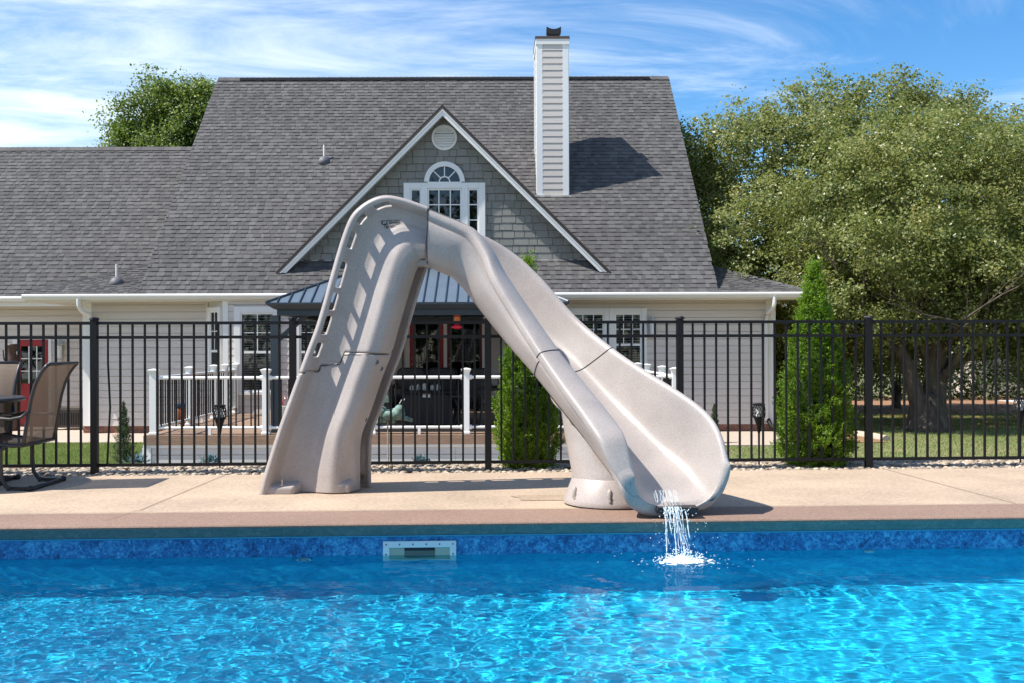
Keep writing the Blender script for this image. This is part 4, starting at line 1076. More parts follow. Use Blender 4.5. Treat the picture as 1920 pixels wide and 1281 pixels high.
# fire table
fa, fb = P(757,790,17.75), P(845,790,17.75)
ft = empty('fire_table', ((fa.x+fb.x)/2, 18.0, DKZ), 'black square fire table with two small white tags on the front', 'table')
MB().box((fa.x, 17.75, DKZ+.02), (fb.x, 18.5, DKZ+.56)).build('cabinet', M['wicker'], ft, bevel=.008)
MB().box((fa.x-.06, 17.68, DKZ+.56), (fb.x+.06, 18.58, DKZ+.60)).build('table_top', M['black'], ft, bevel=.006)
for k in (0, 1):
    q = P(795.5+k*8, 741, 17.73); MB().box((q.x-.028, 17.735, q.z-.04), (q.x+.028, 17.75, q.z+.04)).build('tag', M['plastic'], ft)
for k, px_ in enumerate((772, 784, 796, 810, 822)):
    q = P(px_, 722, 18.1)
    o = MB().lathe((q.x, 18.1+.05*(k % 2), DKZ+.60), [(.03,0),(.038,.02),(.034,.07+.015*(k % 3)),(.015,.10+.015*(k % 3))], 14).build('glass_jar', M['soffit'], None, smooth=True)
    tag(o, ['squat pale jar on the fire table, nearest the slide tower', 'pale jar on the fire table, second from the slide tower', 'tallest pale jar in the middle of the fire table', 'pale jar on the fire table, second from its right end', 'pale jar at the right end of the fire table'][k], 'jar', 'pale jars on the fire table')
# round side table
q = P(868,790,17.7)
st = empty('side_table', (q.x, 17.7, DKZ), 'dark round side table with curved legs between fire table and rail post', 'table')
MB().lathe((q.x,17.7,DKZ), [(.25,.50),(.26,.51),(.26,.53),(.25,.54)], 28).build('table_top', M['wicker'], st)
for k in range(4):
    a = PI/4+k*PI/2; c, s = math.cos(a), math.sin(a)
    MB().tube([(q.x+c*r, 17.7+s*r, DKZ+h) for r, h in ((.2,.5),(.11,.32),(.12,.18),(.22,0))], .014, 7).build('leg', M['wicker'], st, smooth=True)
# pot with plant
q = P(341,786,18.3)
pt_ = empty('flower_pot', (q.x, 18.3, DKZ), 'terracotta pot with dark blue rim standing on the deck behind the side railing', 'pot')
MB().lathe((q.x,18.3,DKZ), [(.07,0),(.10,.05),(.11,.24),(.085,.30)], 18).build('body', M['terracotta'], pt_, smooth=True)
MB().lathe((q.x,18.3,DKZ), [(.10,.30),(.12,.32),(.12,.36),(.10,.37)], 18).build('rim', M['bluepot'], pt_)
q = P(336,797,16.7)
yf = MB()
for k in range(24): yf.sphere((q.x+random.gauss(0,.05), 16.7+random.gauss(0,.05), DKZ+.03+random.uniform(0,.07)), .014, 6, 4)
tag(yf.build('flower_cluster', M['yellow'], None), 'small yellow flowers low on the deck beside the front rail', 'flowers')
# outlet box on gazebo post
q = P(532,772,16.3)
ob = empty('outlet_box', (q.x, 16.36, q.z), 'small grey box with red and white wires on the left gazebo post', 'outlet box')
MB().box((q.x-.05, 16.30, q.z-.09), (q.x+.05, 16.37, q.z+.09)).build('box', M['lampgrey'], ob, bevel=.01)
MB().tube([(q.x-.01, 16.33, q.z+.09), (q.x-.03, 16.32, q.z+.15), (q.x+.02, 16.32, q.z+.20), (q.x+.0, 16.36, q.z+.24)], .008, 6).build('wire', M['redplastic'], ob)

# storage box, bronze urn at the left
q = P(137,806,22.6)
sb = empty('storage_box', (q.x, 22.6, GZ+.03), 'grey brown wicker storage box against the house wall', 'storage box')
z0 = GZ+.03
MB().box((q.x-.30, 22.4, z0+.05), (q.x+.30, 22.9, z0+.42)).build('body', M['wickerbrown'], sb)
MB().box((q.x-.33, 22.37, z0+.43), (q.x+.33, 22.93, z0+.50)).build('lid', M['wickerbrown'], sb, bevel=.01)
for i in range(11): MB().box((q.x-.25+i*.05-.006, 22.385, z0+.10), (q.x-.25+i*.05+.006, 22.399, z0+.38)).build('slat', M['black'], sb)
for s in (-1, 1): MB().box((q.x+s*.28-.03, 22.375, z0), (q.x+s*.28+.03, 22.40, z0+.42)).build('leg', M['wickerbrown'], sb)
q = P(22,700,22.3)
ur = empty('bronze_urn', (q.x, 22.3, GZ+.03), 'tall dark brown urn with flared neck left of the single red door', 'urn')
zb_ = P(22,700,22.3).z; zt_ = P(22,645,22.3).z; hh = zt_-(GZ+.03)
MB().lathe((q.x,22.3,GZ+.03), [(.14,0),(.16,.05),(.19,hh*.5),(.18,hh*.66),(.12,hh*.85),(.09,hh*.90),(.14,hh*.97),(.14,hh)], 22).build('body', M['brownleather'], ur, smooth=True)
for s in (-1, 1): MB().tube([(q.x+s*.1, 22.3, GZ+.03+hh*.92), (q.x+s*.19, 22.3, GZ+.03+hh*.93), (q.x+s*.17, 22.3, GZ+.03+hh*.82), (q.x+s*.13, 22.3, GZ+.03+hh*.80)], .015, 6).build('handle', M['brownleather'], ur, smooth=True)

# ------------------------------------------------------------------ pool fence
fe = empty('pool_fence', (-.1, 9.4, 0), 'black metal picket fence between the pool deck and the house', 'fence')
FY = lambda x: 9.41 + K*x
posts = [-.09+1.795*i for i in range(-4, 5)]
ang = math.atan(K)
def rotpiece(name, x, y, sx, sy, z0, z1, m=M['black']):
    o = piece(name, m, fe, (x-sx/2, y-sy/2, z0), (x+sx/2, y+sy/2, z1)); o.rotation_euler = (0,0,ang); return o
for x in posts:
    rotpiece('post', x, FY(x), .060, .060, 0, 1.405)
    q = FY(x); c = MB()
    c.lathe((x, q, 1.405), [(.046,0),(.046,.012),(.036,.022),(.0,.026)], 4); c.build('post_cap', M['black'], fe)
    rotpiece('post_flange', x, q, .075, .075, 0, .006)
for a, b in zip(posts[:-1], posts[1:]):
    mx, w = (a+b)/2, b-a-.06
    for z in (1.375, 1.245, .078): rotpiece('rail', mx, FY(mx), w*math.sqrt(1+K*K), .026, z-.014, z+.014)
    for i in range(15):
        x = mx+(i-7)*.1107
        if abs(x-P(207,700,9.27).x) < .05:
            MB().tube([(x, FY(x), 1.36), (x, FY(x), 1.0), (x+.012, FY(x), .75), (x+.018, FY(x), .60), (x+.004, FY(x), .35), (x-.01, FY(x), .09)], .010, 4).build('picket', M['black'], fe); continue
        rotpiece('picket', x, FY(x)-.0, .018, .018, .07, 1.368)

# ------------------------------------------------------------------ swivel rocker chairs and table
def sling_chair():
    """faces -X; width along Y from 0 to .55; origin on the floor under the near rear corner"""
    e = empty('patio_chair', (0,0,0)); W = .56
    O = P(60,920,8.17)
    def q(px, py): v = P(px, py, 8.2); return (v.x-O.x, v.z)
    back = [q(47,835), q(50,815), q(54,790), q(58,768), (q(62,747)), q(69,722), q(79,701), q(87,690), q(94,683)]
    seat = [q(47,835), q(25,836), q(0,832), (q(0,832)[0]-.12, q(0,832)[1]+.01), (q(0,832)[0]-.22, q(0,832)[1]+.03), (q(0,832)[0]-.27, q(0,832)[1]+.02)]
    for yy in (0, W):
        MB().tube([(x, yy, z) for x, z in back], .016, 8).build('back_frame', M['frame'], e, smooth=True)
        MB().tube([(x, yy, z) for x, z in seat], .015, 8).build('seat_frame', M['frame'], e, smooth=True)
        s = -1 if yy == 0 else 1; bx, bz = q(60,768); 
        MB().tube([(bx, yy, bz), (bx-.06, yy+s*.035, bz-.06), (bx-.14, yy+s*.045, bz-.075), (bx-.32, yy+s*.045, bz-.06), (bx-.44, yy+s*.03, bz-.09), (bx-.46, yy+s*.01, bz-.22), (bx-.42, yy, bz-.29)], .013, 8).build('arm', M['frame'], e, smooth=True)
    mb = MB(); pts = back; vs = []
    for x, z in pts: vs += [(x, .012, z), (x, W/2, z), (x, W-.012, z)]
    fs = []
    for i in range(len(pts)-1):
        for j in range(2): fs.append((i*3+j, i*3+j+1, i*3+j+4, i*3+j+3))
    mb.quadverts(vs, fs).build('back_sling', M['sling'], e, smooth=True)
    mb = MB(); vs = []
    for x, z in seat: vs += [(x, .012, z+.004), (x, W/2, z-.02), (x, W-.012, z+.004)]
    fs = []
    for i in range(len(seat)-1):
        for j in range(2): fs.append((i*3+j, i*3+j+1, i*3+j+4, i*3+j+3))
    mb.quadverts(vs, fs).build('seat_sling', M['sling'], e, smooth=True)
    t = back[-1]; MB().tube([(t[0], 0, t[1]), (t[0], W, t[1])], .014, 8).build('top_bar', M['frame'], e, smooth=True)
    t = back[0]; MB().tube([(t[0], 0, t[1]), (t[0], W, t[1])], .014, 8).build('rear_bar', M['frame'], e, smooth=True)
    # sled base with spring bends
    for yy in (0.0, W):
        xs = q(9,880)[0]
        MB().tube([(0, yy, .016), (-.2, yy, .016), (xs+.10, yy, .016), (xs+.03, yy, .03), (xs-.01, yy, .09), (xs-.02, yy, .2), (xs-.02, yy, seat[2][1]-.06), (xs+.02, yy, seat[2][1]-.015)], .017, 8).build('base_tube', M['frame'], e, smooth=True)
    MB().tube([(0, -.02, .017), (0, W+.02, .017)], .019, 8).build('base_bar', M['frame'], e, smooth=True)
    for yy in (-.03, W+.03): MB().sphere((0, yy, .02), .026, 10, 6).build('foot_cap', M['rubber'], e, smooth=True)
    return e, O
chair, O = sling_chair()
chair.location = (O.x, O.y, 0)
tag(chair, 'patio chair with brown woven sling back, seen from behind, facing the table', 'chair', 'brown sling chairs round the patio table')
def copy_tree(o, parent=None):
    c = o.copy(); COL.objects.link(c)
    if parent is not None: c.parent = parent
    for chd in list(o.children): copy_tree(chd, c)
    return c
c2 = copy_tree(chair)
q = P(44,700,9.02); c2.rotation_euler = (0,0,R(90)); c2.location = (q.x-.02, 8.88, 0)
c2['label'] = 'patio chair with pale sling back beyond the table, against the fence'
q = P(38,755,8.5)
tb = empty('patio_table', (q.x-.55, 8.45, 0), 'dark round patio table cut by the picture edge, legs leaning outward', 'table')
MB().lathe((q.x-.60, 8.45, 0), [(.57,.70),(.60,.705),(.61,.72),(.60,.735),(.57,.74)], 48).build('table_top', M['frame'], tb, smooth=False)
for k in range(4):
    a = R(-18)+k*PI/2; c, s = math.cos(a), math.sin(a); cx_, cy_ = q.x-.60, 8.45
    MB().tube([(cx_+c*r, cy_+s*r, h) for r, h in ((.50,.70),(.49,.5),(.53,.2),(.58,.03))], [.03,.026,.03,.034], 8).build('leg', M['frame'], tb, smooth=True)

# ------------------------------------------------------------------ garden ornaments and torches
def torch(p, zb, label, h):
    e = empty('torch_light', (p.x, p.y, zb), label, 'garden torch', 'black stake torches along the fence')
    x, y, z = p.x, p.y, p.z
    MB().tube([(x, y, zb), (x, y, z-.02)], [.008, .011], 8).build('stake', M['black'], e)
    MB().lathe((x,y,z), [(.012,-.06),(.022,.0),(.045,.07),(.052,.10),(.05,.10),(.02,.02)], 16).build('cone', M['black'], e, smooth=True)
    mb = MB()
    for k in range(14):
        a = 2*PI*k/14
        for s in (1, -1): mb.tube([(x+.054*math.cos(a+s*t*.9)*(1+.12*math.sin(PI*t)), y+.054*math.sin(a+s*t*.9)*(1+.12*math.sin(PI*t)), z+.085+t*.115) for t in (0,.25,.5,.75,1)], .0028, 4)
    mb.build('mesh_cage', M['black'], e)
    MB().lathe((x,y,z), [(.045,.20),(.058,.205),(.058,.22),(.02,.225)], 16).build('lid', M['black'], e)
    MB().lathe((x,y,z), [(.030,.06),(.030,.19)], 10).build('lamp_core', M['plastic'], e)
torch(P(412,803,9.62), -.04, 'black stake torch in the gravel in front of the deck railing', 1)
torch(P(1423,800,9.75), -.04, 'black stake torch near the right corner of the house', 1)
torch(P(1913,788,9.95), -.04, 'black stake torch at the right picture edge, before the lawn', 1)

# flying pig ornament on a cane
pc = P(736,775,9.72); py_ = 9.72
pg = empty('pig_ornament', (P(727,880,py_).x, py_, -.03), 'verdigris flying pig ornament on a pale cane in the gravel behind the fence', 'garden ornament')
def mpt(px, py, y=py_): return P(px, py, y)
mb = MB()
body = bpy.data.metaballs
mb.sphere(mpt(728,778), (.075,.062,.052), 16, 10).sphere(mpt(749,770), (.05,.06,.058), 14, 8).sphere(mpt(745,776), (.075,.06,.062), 16, 10).sphere(mpt(715,772), (.06,.055,.055), 16, 10)
mb.build('body', M['verdigris'], pg, smooth=True)
MB().sphere(mpt(706,769), (.042,.042,.04), 14, 8).lathe(mpt(700,772), [(.02,-.02),(.022,.01)], 12).build('head', M['verdigris'], pg, smooth=True)
for a, b in (((752,783),(774,789)), ((716,784),(706,797)), ((735,786),(738,794)), ((722,786),(720,793))):
    pa, pb = mpt(*a), mpt(*b); m_ = (pa+pb)/2
    MB().tube([pa, m_+Vector((0,0,.004)), pb], [.028,.022,.016], 10).build('leg', M['verdigris'], pg, smooth=True)
for (a, dy) in (((716,752), -.05), ((722,750), .05)):
    c = mpt(*a)
    mb = MB(); pts = [(-.035,-.03),(-.045,.01),(-.05,.05),(-.03,.075),(-.01,.055),(.005,.07),(.02,.045),(.03,.02),(.03,-.03)]
    mb.prism([(c.x+u, c.y+dy, c.z+v) for u, v in pts], (0,.014,0)); mb.build('wing', M['verdigris'], pg, bevel=.004)
MB().tube([mpt(749,757), mpt(753,750), mpt(757,753), mpt(754,757), mpt(759,748)], .004, 6).build('tail', M['plastic'], pg)
MB().tube([mpt(727,790), mpt(727,830), mpt(728,884)], .007, 7).build('cane', M['rod'], pg)

# ------------------------------------------------------------------ plants
def leaf_cloud(name, C, N, size, m, parent=None, kind=None, up=.3, aspect=.6):
    """C: (n,3) centres, N: (n,3) preferred normals; small folded leaf quads"""
    n = len(C); nrm = N + rng.normal(0, .6, (n,3)); nrm[:,2] += up; nrm /= np.linalg.norm(nrm, axis=1)[:,None]
    a = rng.normal(0, 1, (n,3)); t = np.cross(nrm, a); t /= np.linalg.norm(t, axis=1)[:,None]; b = np.cross(nrm, t)
    s = (rng.uniform(.6, 1.25, n)*size)[:,None]
    P0 = C - t*s*.5; P1 = C + b*s*.5*aspect + nrm*s*.08; P2 = C + t*s*.5; P3 = C - b*s*.5*aspect + nrm*s*.08
    V = np.stack([P0,P1,P2,P3], 1).reshape(-1,3); Fq = np.arange(4*n).reshape(-1,4)
    return raw_mesh(name, V, Fq, m, parent, kind=kind)

def arborvitae(base, h, r, label, nspray=2600, lean=0):
    e = empty('arborvitae', base, label, 'evergreen', 'bright green columnar evergreens behind the fence')
    MB().tube([base, (base[0], base[1], base[2]+h*.9)], [.04, .008], 7).build('trunk', M['bark'], e)
    def rad(t): return r*float(np.interp(t, [0,.08,.2,.35,.46,.6,.72,.82,.92,1], [.82,.97,1,.94,.84,.66,.48,.32,.16,.02]))
    C = []; N = []
    for i in range(nspray):
        t = rng.beta(1.0, 1.5); a = rng.uniform(0, 2*PI)
        lump = .97+.10*math.sin(a*5+t*19)+.09*math.sin(a*4-t*37)+.06*math.sin(a*9+t*60)+.035*rng.normal()
        rr = max(0, rad(t)*lump-.02)*(1-.34*rng.uniform()**2)
        c = np.array([math.cos(a)*rr, math.sin(a)*rr, t*h]); out = np.array([math.cos(a), math.sin(a), .35])
        L_ = rng.uniform(.05,.12)*(1 if t < .9 else 1.2); k = 22
        # a flat fan: points along a rising outward stem with side leaflets
        side = np.cross(out, [0,0,1]); side /= np.linalg.norm(side)+1e-9; ax = out*.55+np.array([0,0,.85])+rng.normal(0,.25,3); ax /= np.linalg.norm(ax)
        tw = rng.normal(0,.7); sd = side*math.cos(tw)+out*math.sin(tw)
        s_ = rng.uniform(0, 1, k); f = rng.uniform(-1, 1, k)
        q = c + ax*(s_*L_)[:,None] + sd*(f*(1-s_*.6)*L_*.42)[:,None] + rng.normal(0,.004,(k,3))
        C.append(q); N.append(np.repeat((np.cross(ax, sd)*rng.choice([-1,1]))[None], k, 0))
    C = np.concatenate(C)+np.array(base); N = np.concatenate(N)
    leaf_cloud('foliage', C, N, .023, M['arbleaf'], e, up=.25, aspect=.5)
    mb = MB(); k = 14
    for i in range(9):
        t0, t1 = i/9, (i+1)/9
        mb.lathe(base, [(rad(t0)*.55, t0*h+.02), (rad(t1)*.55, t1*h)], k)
    mb.build('shade_core', M['coreshade'], e)  # solid core, blackened to paint the shade between the sprays
    return e
b_ = P(1528,876,9.86); arborvitae((b_.x, 9.86, -.04), P(1524,500,9.86).z+.04, .345, 'tall bright green columnar evergreen at the right corner of the house', 3600)
b_ = P(990,878,9.78); arborvitae((b_.x, 9.78, -.04), P(987,490,9.78).z+.04, .295, 'bright green columnar evergreen behind the arch of the slide', 3400)

def conifer(base, h, r, label):
    e = empty('young_conifer', base, label, 'conifer')
    MB().tube([base, (base[0], base[1], base[2]+h)], [.02, .003], 6).build('trunk', M['bark'], e)
    C = []; N = []
    for i in range(900):
        t = rng.beta(1,1.6); a = rng.uniform(0, 2*PI); R0 = r*(1-t)**.75*(.9+.25*math.sin(t*40))
        k = 12; s_ = rng.uniform(.25, 1, k)
        q = np.stack([math.cos(a)*R0*s_, math.sin(a)*R0*s_, t*h+.10*s_**2*R0/r*1.2], 1)+rng.normal(0,.008,(k,3))
        C.append(q); N.append(np.repeat([[math.cos(a), math.sin(a), .5]], k, 0))
    leaf_cloud('foliage', np.concatenate(C)+np.array(base), np.concatenate(N), .028, M['coniferleaf'], e, aspect=.3)
b_ = P(232,868,16.2); conifer((b_.x, 16.2, GZ), P(236,752,16.2).z-GZ, .20, 'small dark conifer on the lawn left of the raised deck')
b_ = P(1329,800,19.5); conifer((b_.x, 19.0, GZ), .75, .13, 'small young conifer by the house wall, half behind the slide')

def succulent(p, r, label):
    e = empty('blue_succulent', p, label, 'plant', 'blue spiky plants in front of the deck skirting')
    mb = MB(); p = Vector(p)
    for k in range(90):
        a = random.uniform(0, 2*PI); el = random.uniform(.15, 1.4); L_ = r*random.uniform(.6,1.1)
        d = Vector((math.cos(a)*math.cos(el), math.sin(a)*math.cos(el), math.sin(el))); s = d.cross(Vector((0,0,1))).normalized()*.012
        o_ = p+Vector((random.gauss(0,r*.35), random.gauss(0,r*.2), 0)); 
        mb.quadverts([o_-s, o_+s, o_+d*L_*.8+s*.9+Vector((0,0,-.01)), o_+d*L_, o_+d*L_*.8-s*.9], [(0,1,2,3,4)])
    mb.build('leaves', M['blueleaf'], e)
for (px_, py_2, r, lab) in ((258,866,.17,'blue green spiky plant at the left corner of the deck skirting'), (396,868,.15,'blue green spiky plant in front of the skirting behind the stake torch'), (790,868,.13,'blue green spiky plant in front of the skirting under the pig ornament')):
    q = P(px_, py_2, 15.6); succulent((q.x, 15.55, GZ+.09), r, lab)
mb = MB()
q = P(800,865,15.4); mb.sphere((q.x, 15.4, GZ+.05), (.16,.08,.05), 12, 6); tag(mb.build('landscape_rock', M['gravelrock'], None, smooth=True), 'tan rock at the foot of the skirting below the spiky plant', 'rock')

def grow(mb, p, d, L_, r, depth, tips, spread=.5, upb=.25, seg=4):
    pts = [p.copy()]; rs = [r]; cur = p.copy(); dd = d.normalized()
    for i in range(seg):
        dd = (dd + Vector((random.gauss(0,.12), random.gauss(0,.12), random.gauss(0,.08)+upb*.05))).normalized()
        cur = cur + dd*L_/seg; pts.append(cur.copy()); rs.append(r*(1-.5*(i+1)/seg))
    mb.tube(pts, rs, 8 if r > .06 else 5, cap=False)
    if depth == 0: tips.append((cur.copy(), dd.copy())); return
    n = random.choice((3,4,4))
    for k in range(n):
        f = random.uniform(.45, 1.0); ii = min(seg, max(1, int(round(f*seg)))); q = pts[ii]
        nd = (dd*.7 + Vector((random.gauss(0,spread), random.gauss(0,spread), random.gauss(.05,spread*.6)+upb))).normalized()
        grow(mb, q, nd, L_*random.uniform(.6,.8), rs[ii]*.62, depth-1, tips, spread, upb, seg)

def tree(name, base, H, trunk_r, blobs, nleaf, size, lm, label, cat='tree', stems=3, group=None, depth=3, clump=.5, seed=1, droop=.0):
    random.seed(seed)
    e = empty(name, base, label, cat, group); base = Vector(base); tips = []
    mb = MB()
    for s in range(stems):
        a = 2*PI*s/max(1,stems)+random.uniform(0,1)
        d = Vector((math.cos(a)*.11, math.sin(a)*.11, 1)) if stems > 1 else Vector((0,0,1))
        grow(mb, base+Vector((math.cos(a)*trunk_r*.6, math.sin(a)*trunk_r*.6, -.1)), d, H*.32, trunk_r*(.72 if stems > 1 else 1), depth, tips)
    # root flare
    mb.lathe(base, [(trunk_r*1.9,-.05),(trunk_r*1.45,.15),(trunk_r*1.2,.5),(trunk_r*1.0,.8)], 14)
    mb.build('trunk', M['bark'], e, smooth=True)
    C = []; N = []; vol = [b[3]*b[4]*b[5] for b in blobs]; tot = sum(v**.8 for v in vol); 
    for (bx, by, bz, rx, ry, rz), v in zip(blobs, vol):
        nl = int(nleaf*v**.8/tot); per = 60; nc = max(3, nl//per)
        nlump = max(5, int(9*v**.42))
        u = rng.normal(0,1,(nlump,3)); u /= np.linalg.norm(u,axis=1)[:,None]; rad = rng.uniform(.35,1.0,nlump)**.6
        lc = u*rad[:,None]*np.array([rx,ry,rz]); li = rng.integers(0, nlump, nc)
        lr = .30*(rx*ry*rz)**(1/3)
        off = rng.normal(0,1,(nc,3)); off /= np.linalg.norm(off,axis=1)[:,None]; off *= rng.uniform(.3,1,nc)[:,None]**.5*lr*np.array([1.15,1.15,.85])
        uu = rng.normal(0,1,(nc,3)); uu /= np.linalg.norm(uu,axis=1)[:,None]; fill = (rng.uniform(0,1,nc) < .38)[:,None]
        cc = np.where(fill, uu*rng.uniform(.5,1,nc)[:,None]**.5*np.array([rx,ry,rz])*.97, lc[li]+off); out = np.where(fill, uu, u[li]*.6+off/lr)
        sc_ = clump*rng.uniform(.55,1.2,nc)
        q = cc[:,None,:] + rng.normal(0,1,(nc,per,3))*(sc_[:,None,None]*np.array([.55,.55,.42]))
        q[:,:,2] -= droop*np.abs(rng.normal(0,1,(nc,per)))*sc_[:,None]
        C.append((q+np.array([bx,by,bz])).reshape(-1,3)); N.append(np.repeat(out[:,None,:], per, 1).reshape(-1,3)*.5)
    C = np.concatenate(C)+np.array([base.x, base.y, base.z]); N = np.concatenate(N)
    keep = C[:,2] > base.z+.25
    leaf_cloud('crown', C[keep], N[keep], size, lm, e, up=.5, aspect=.7)
    # twig tips sticking out
    return e
# big multi-stem birch on the right
tree('birch_tree', (9.25, 21.8, GZ), 7.4, .31,
     [(-.2,.6,4.7,3.0,2.6,2.5), (-3.0,1.6,3.6,1.9,1.8,2.2), (2.5,.6,4.3,2.5,2.0,2.6), (-.9,0.2,3.0,2.6,1.9,1.4), (2.0,-.2,2.7,2.3,1.5,1.3), (0.6,1.0,6.2,1.8,1.4,1.1), (1.0,-.9,3.6,2.0,1.0,1.3), (2.6,-.6,3.4,1.6,1.0,1.2), (-2.6,2.0,1.9,1.8,1.2,1.0), (0,2.4,2.0,2.4,1.2,1.0), (2.9,1.6,2.0,2.0,1.2,1.0), (-1.9,-.4,2.6,1.3,.9,.9), (1.6,-.5,2.2,1.0,.8,.7), (3.6,-.4,2.3,1.4,.9,.9), (2.2,-1.5,3.4,1.7,.7,.9), (3.9,-1.2,3.6,1.5,.8,1.0), (-.6,-1.3,3.9,1.8,.7,.9)],
     205000, .075, M['birchleaf'], 'large multi-stemmed birch with thick rough trunk on the lawn', stems=4, seed=3, depth=3, clump=.26, droop=.25)
tree('birch_tree', (7.8, 27.5, GZ), 9.5, .22,
     [(-.4,0,6.2,3.2,2.6,2.7), (-1.6,.5,4.6,2.4,2.2,2.6), (-2.2,0,2.6,1.8,1.6,1.8), (2.2,.4,6.4,2.8,2.4,2.7), (4.6,.2,6.2,2.4,2.2,2.5), (1.4,0,8.0,2.2,1.6,1.3), (3.2,0,3.0,2.6,2,2), (-2.7,.3,5.6,1.7,1.6,1.9), (-1.2,.2,7.0,1.8,1.5,1.4), (3.6,0,7.6,1.8,1.5,1.3)],
     200000, .09, M['birchleaf'], 'tall rounded birch behind the multi-stemmed one, above the low roof', stems=3, seed=5, clump=.30, droop=.2)
tree('birch_tree', (14.2, 24.6, GZ), 8.0, .2,
     [(-.6,0,5.4,2.4,2.2,2.7), (-1.8,0,3.9,1.9,1.6,1.8), (.2,0,6.8,1.6,1.4,1.3)],
     80000, .08, M['birchleaf'], 'tall leafy birch cut by the right picture edge', stems=2, seed=8, clump=.28, droop=.25)
tree('maple_tree', (-10.6, 33.0, GZ), 11.0, .25,
     [(0.2,0,8.3,2.3,2.0,2.3), (-1.1,0,7.4,1.7,1.6,1.7), (1.2,0,8.6,1.8,1.6,1.9), (0.4,0,9.6,1.6,1.2,1.0), (-.4,0,9.0,1.5,1.2,1.1)],
     70000, .10, M['greenleaf'], 'bright green round tree rising behind the garage roof', stems=1, seed=11, clump=.36)
tree('maple_tree', (6.2, 34.5, GZ), 9.2, .2,
     [(0,0,6.2,1.6,1.6,2.0), (0.2,0,4.6,1.9,1.8,1.8)],
     22000, .12, M['greenleaf'], 'darker green tree peeping past the right roof edge', stems=1, seed=12, clump=.5)
# small trees under and beyond
for (x, y, s, sd, lab) in ((11.6, 29.5, 1.0, 21, 'small dark tree beyond the lawn right of the thick trunk'), (16.2, 30.5, 1.0, 22, 'small dark tree beyond the lawn beside the pale far house'), (7.6, 24.2, .75, 23, 'low bushy tree with dark stem left of the thick trunk')):
    tree('small_tree', (x, y, GZ), 3.4*s, .09, [(0,0,2.6*s,1.6*s,1.4*s,1.3*s), (.6*s,0,3.2*s,1.2*s,1.1*s,.9*s)], 12000, .09, M['darkleaf' if sd != 23 else 'birchleaf'], lab, stems=2, seed=sd, group='small trees at the edge of the lawn', clump=.4)
# far wood
random.seed(4)
C = []; 
for k in range(150):
    x = rng.uniform(5, 55); y = rng.uniform(38, 52); h = rng.uniform(3.0, 6.5); r = rng.uniform(1.5, 2.8)
    u = rng.normal(0,1,(240,3)); u /= np.linalg.norm(u,axis=1)[:,None]
    C.append(u*np.array([r,r,h/2])*rng.uniform(.6,1.05,(240,1))+np.array([x,y,GZ+h/2]))
C = np.concatenate(C); leaf_cloud('far_wood', C, np.zeros_like(C), .32, M['darkleaf'], None, kind='stuff')
C = []
for k in range(120):
    x = rng.uniform(-45, 45); y = rng.uniform(-40, -30); h = rng.uniform(11, 17); r = rng.uniform(2.5, 4.5)
    u = rng.normal(0,1,(170,3)); u /= np.linalg.norm(u,axis=1)[:,None]
    C.append(u*np.array([r,r,h/2])*rng.uniform(.6,1.05,(170,1))+np.array([x,y,GZ+h/2]))
C = np.concatenate(C); leaf_cloud('far_wood', C, np.zeros_like(C), .8, M['darkleaf'], None, kind='stuff')
# undergrowth line at the lawn edge
C = np.stack([rng.uniform(6, 30, 16000), rng.uniform(33.4, 35.5, 16000), GZ+np.abs(rng.normal(0,1.0,16000))], 1)
leaf_cloud('undergrowth', C, np.zeros_like(C), .16, M['darkleaf'], None, kind='stuff')
# pale far house at the right edge
fh = empty('far_house', (19.5, 38, GZ), 'pale far house with brown roof at the right picture edge', 'house')
MB().box((17.3, 36.9, GZ), (25, 42, GZ+2.2)).build('wall', mat('pink_wall', (.50,.42,.38), .8), fh)
MB().prism([(17.0, 36.6, GZ+2.2), (17.0, 42.4, GZ+2.2), (17.0, 39.5, GZ+3.6)], (8.4,0,0)).build('roof', M['cap'], fh)
# roots and low stone edge near trunk
strip('bed_edging', 0, 0.01, 0, 0.01, M['walk'], x0=0, x1=.01) if False else None
MB().tube([P(1606,812,20.6).xy.to_3d()+Vector((0,0,GZ+.03)), P(1640,820,20).xy.to_3d()+Vector((0,0,GZ+.03)), P(1662,826,19.6).xy.to_3d()+Vector((0,0,GZ+.02))], .09, 8).build('bed_edging', M['walk'], kind='structure')
# fallen leaves litter
n = 9000
C = np.stack([rng.uniform(6.5, 16, n), rng.uniform(22, 31, n), np.full(n, GZ+.02)], 1)
m_litter = leaf_mat('fallen_leaf', [(.16,.06,.02),(.30,.13,.04),(.42,.25,.10)], .8, .1)
leaf_cloud('leaf_litter', C, np.zeros_like(C), .06, m_litter, None, kind='stuff', up=3)

# ------------------------------------------------------------------ pool fittings
sx0, sx1 = P(718,1020,6.66).x, P(855,1020,6.66).x
wy_ = lambda x: WY + K*x
sk = empty('pool_skimmer', ((sx0+sx1)/2, wy_((sx0+sx1)/2), -.2), 'white rectangular skimmer with six screws in the blue pool wall', 'skimmer')
zt_, zb_ = P(786,1015.5,6.66).z, P(786,1060,6.66).z-.03
def wbox(x0, x1, d0, d1, z0, z1, name, m, parent, bevel=.003):
    mb = MB(); mb.prism([(x0, wy_(x0)-d0, z0), (x1, wy_(x1)-d0, z0), (x1, wy_(x1)-d1, z0), (x0, wy_(x0)-d1, z0)], (0,0,z1-z0)); return mb.build(name, m, parent, bevel=bevel)
b = .042
wbox(sx0, sx1, .0, .014, zt_-b, zt_, 'faceplate', M['plastic'], sk)
wbox(sx0, sx0+b, .0, .014, zb_-.05, zt_-b, 'faceplate', M['plastic'], sk); wbox(sx1-b, sx1, .0, .014, zb_-.05, zt_-b, 'faceplate', M['plastic'], sk)
wbox(sx0+b, sx1-b, .0, .014, zb_-.05, zb_-.02, 'faceplate', M['plastic'], sk)
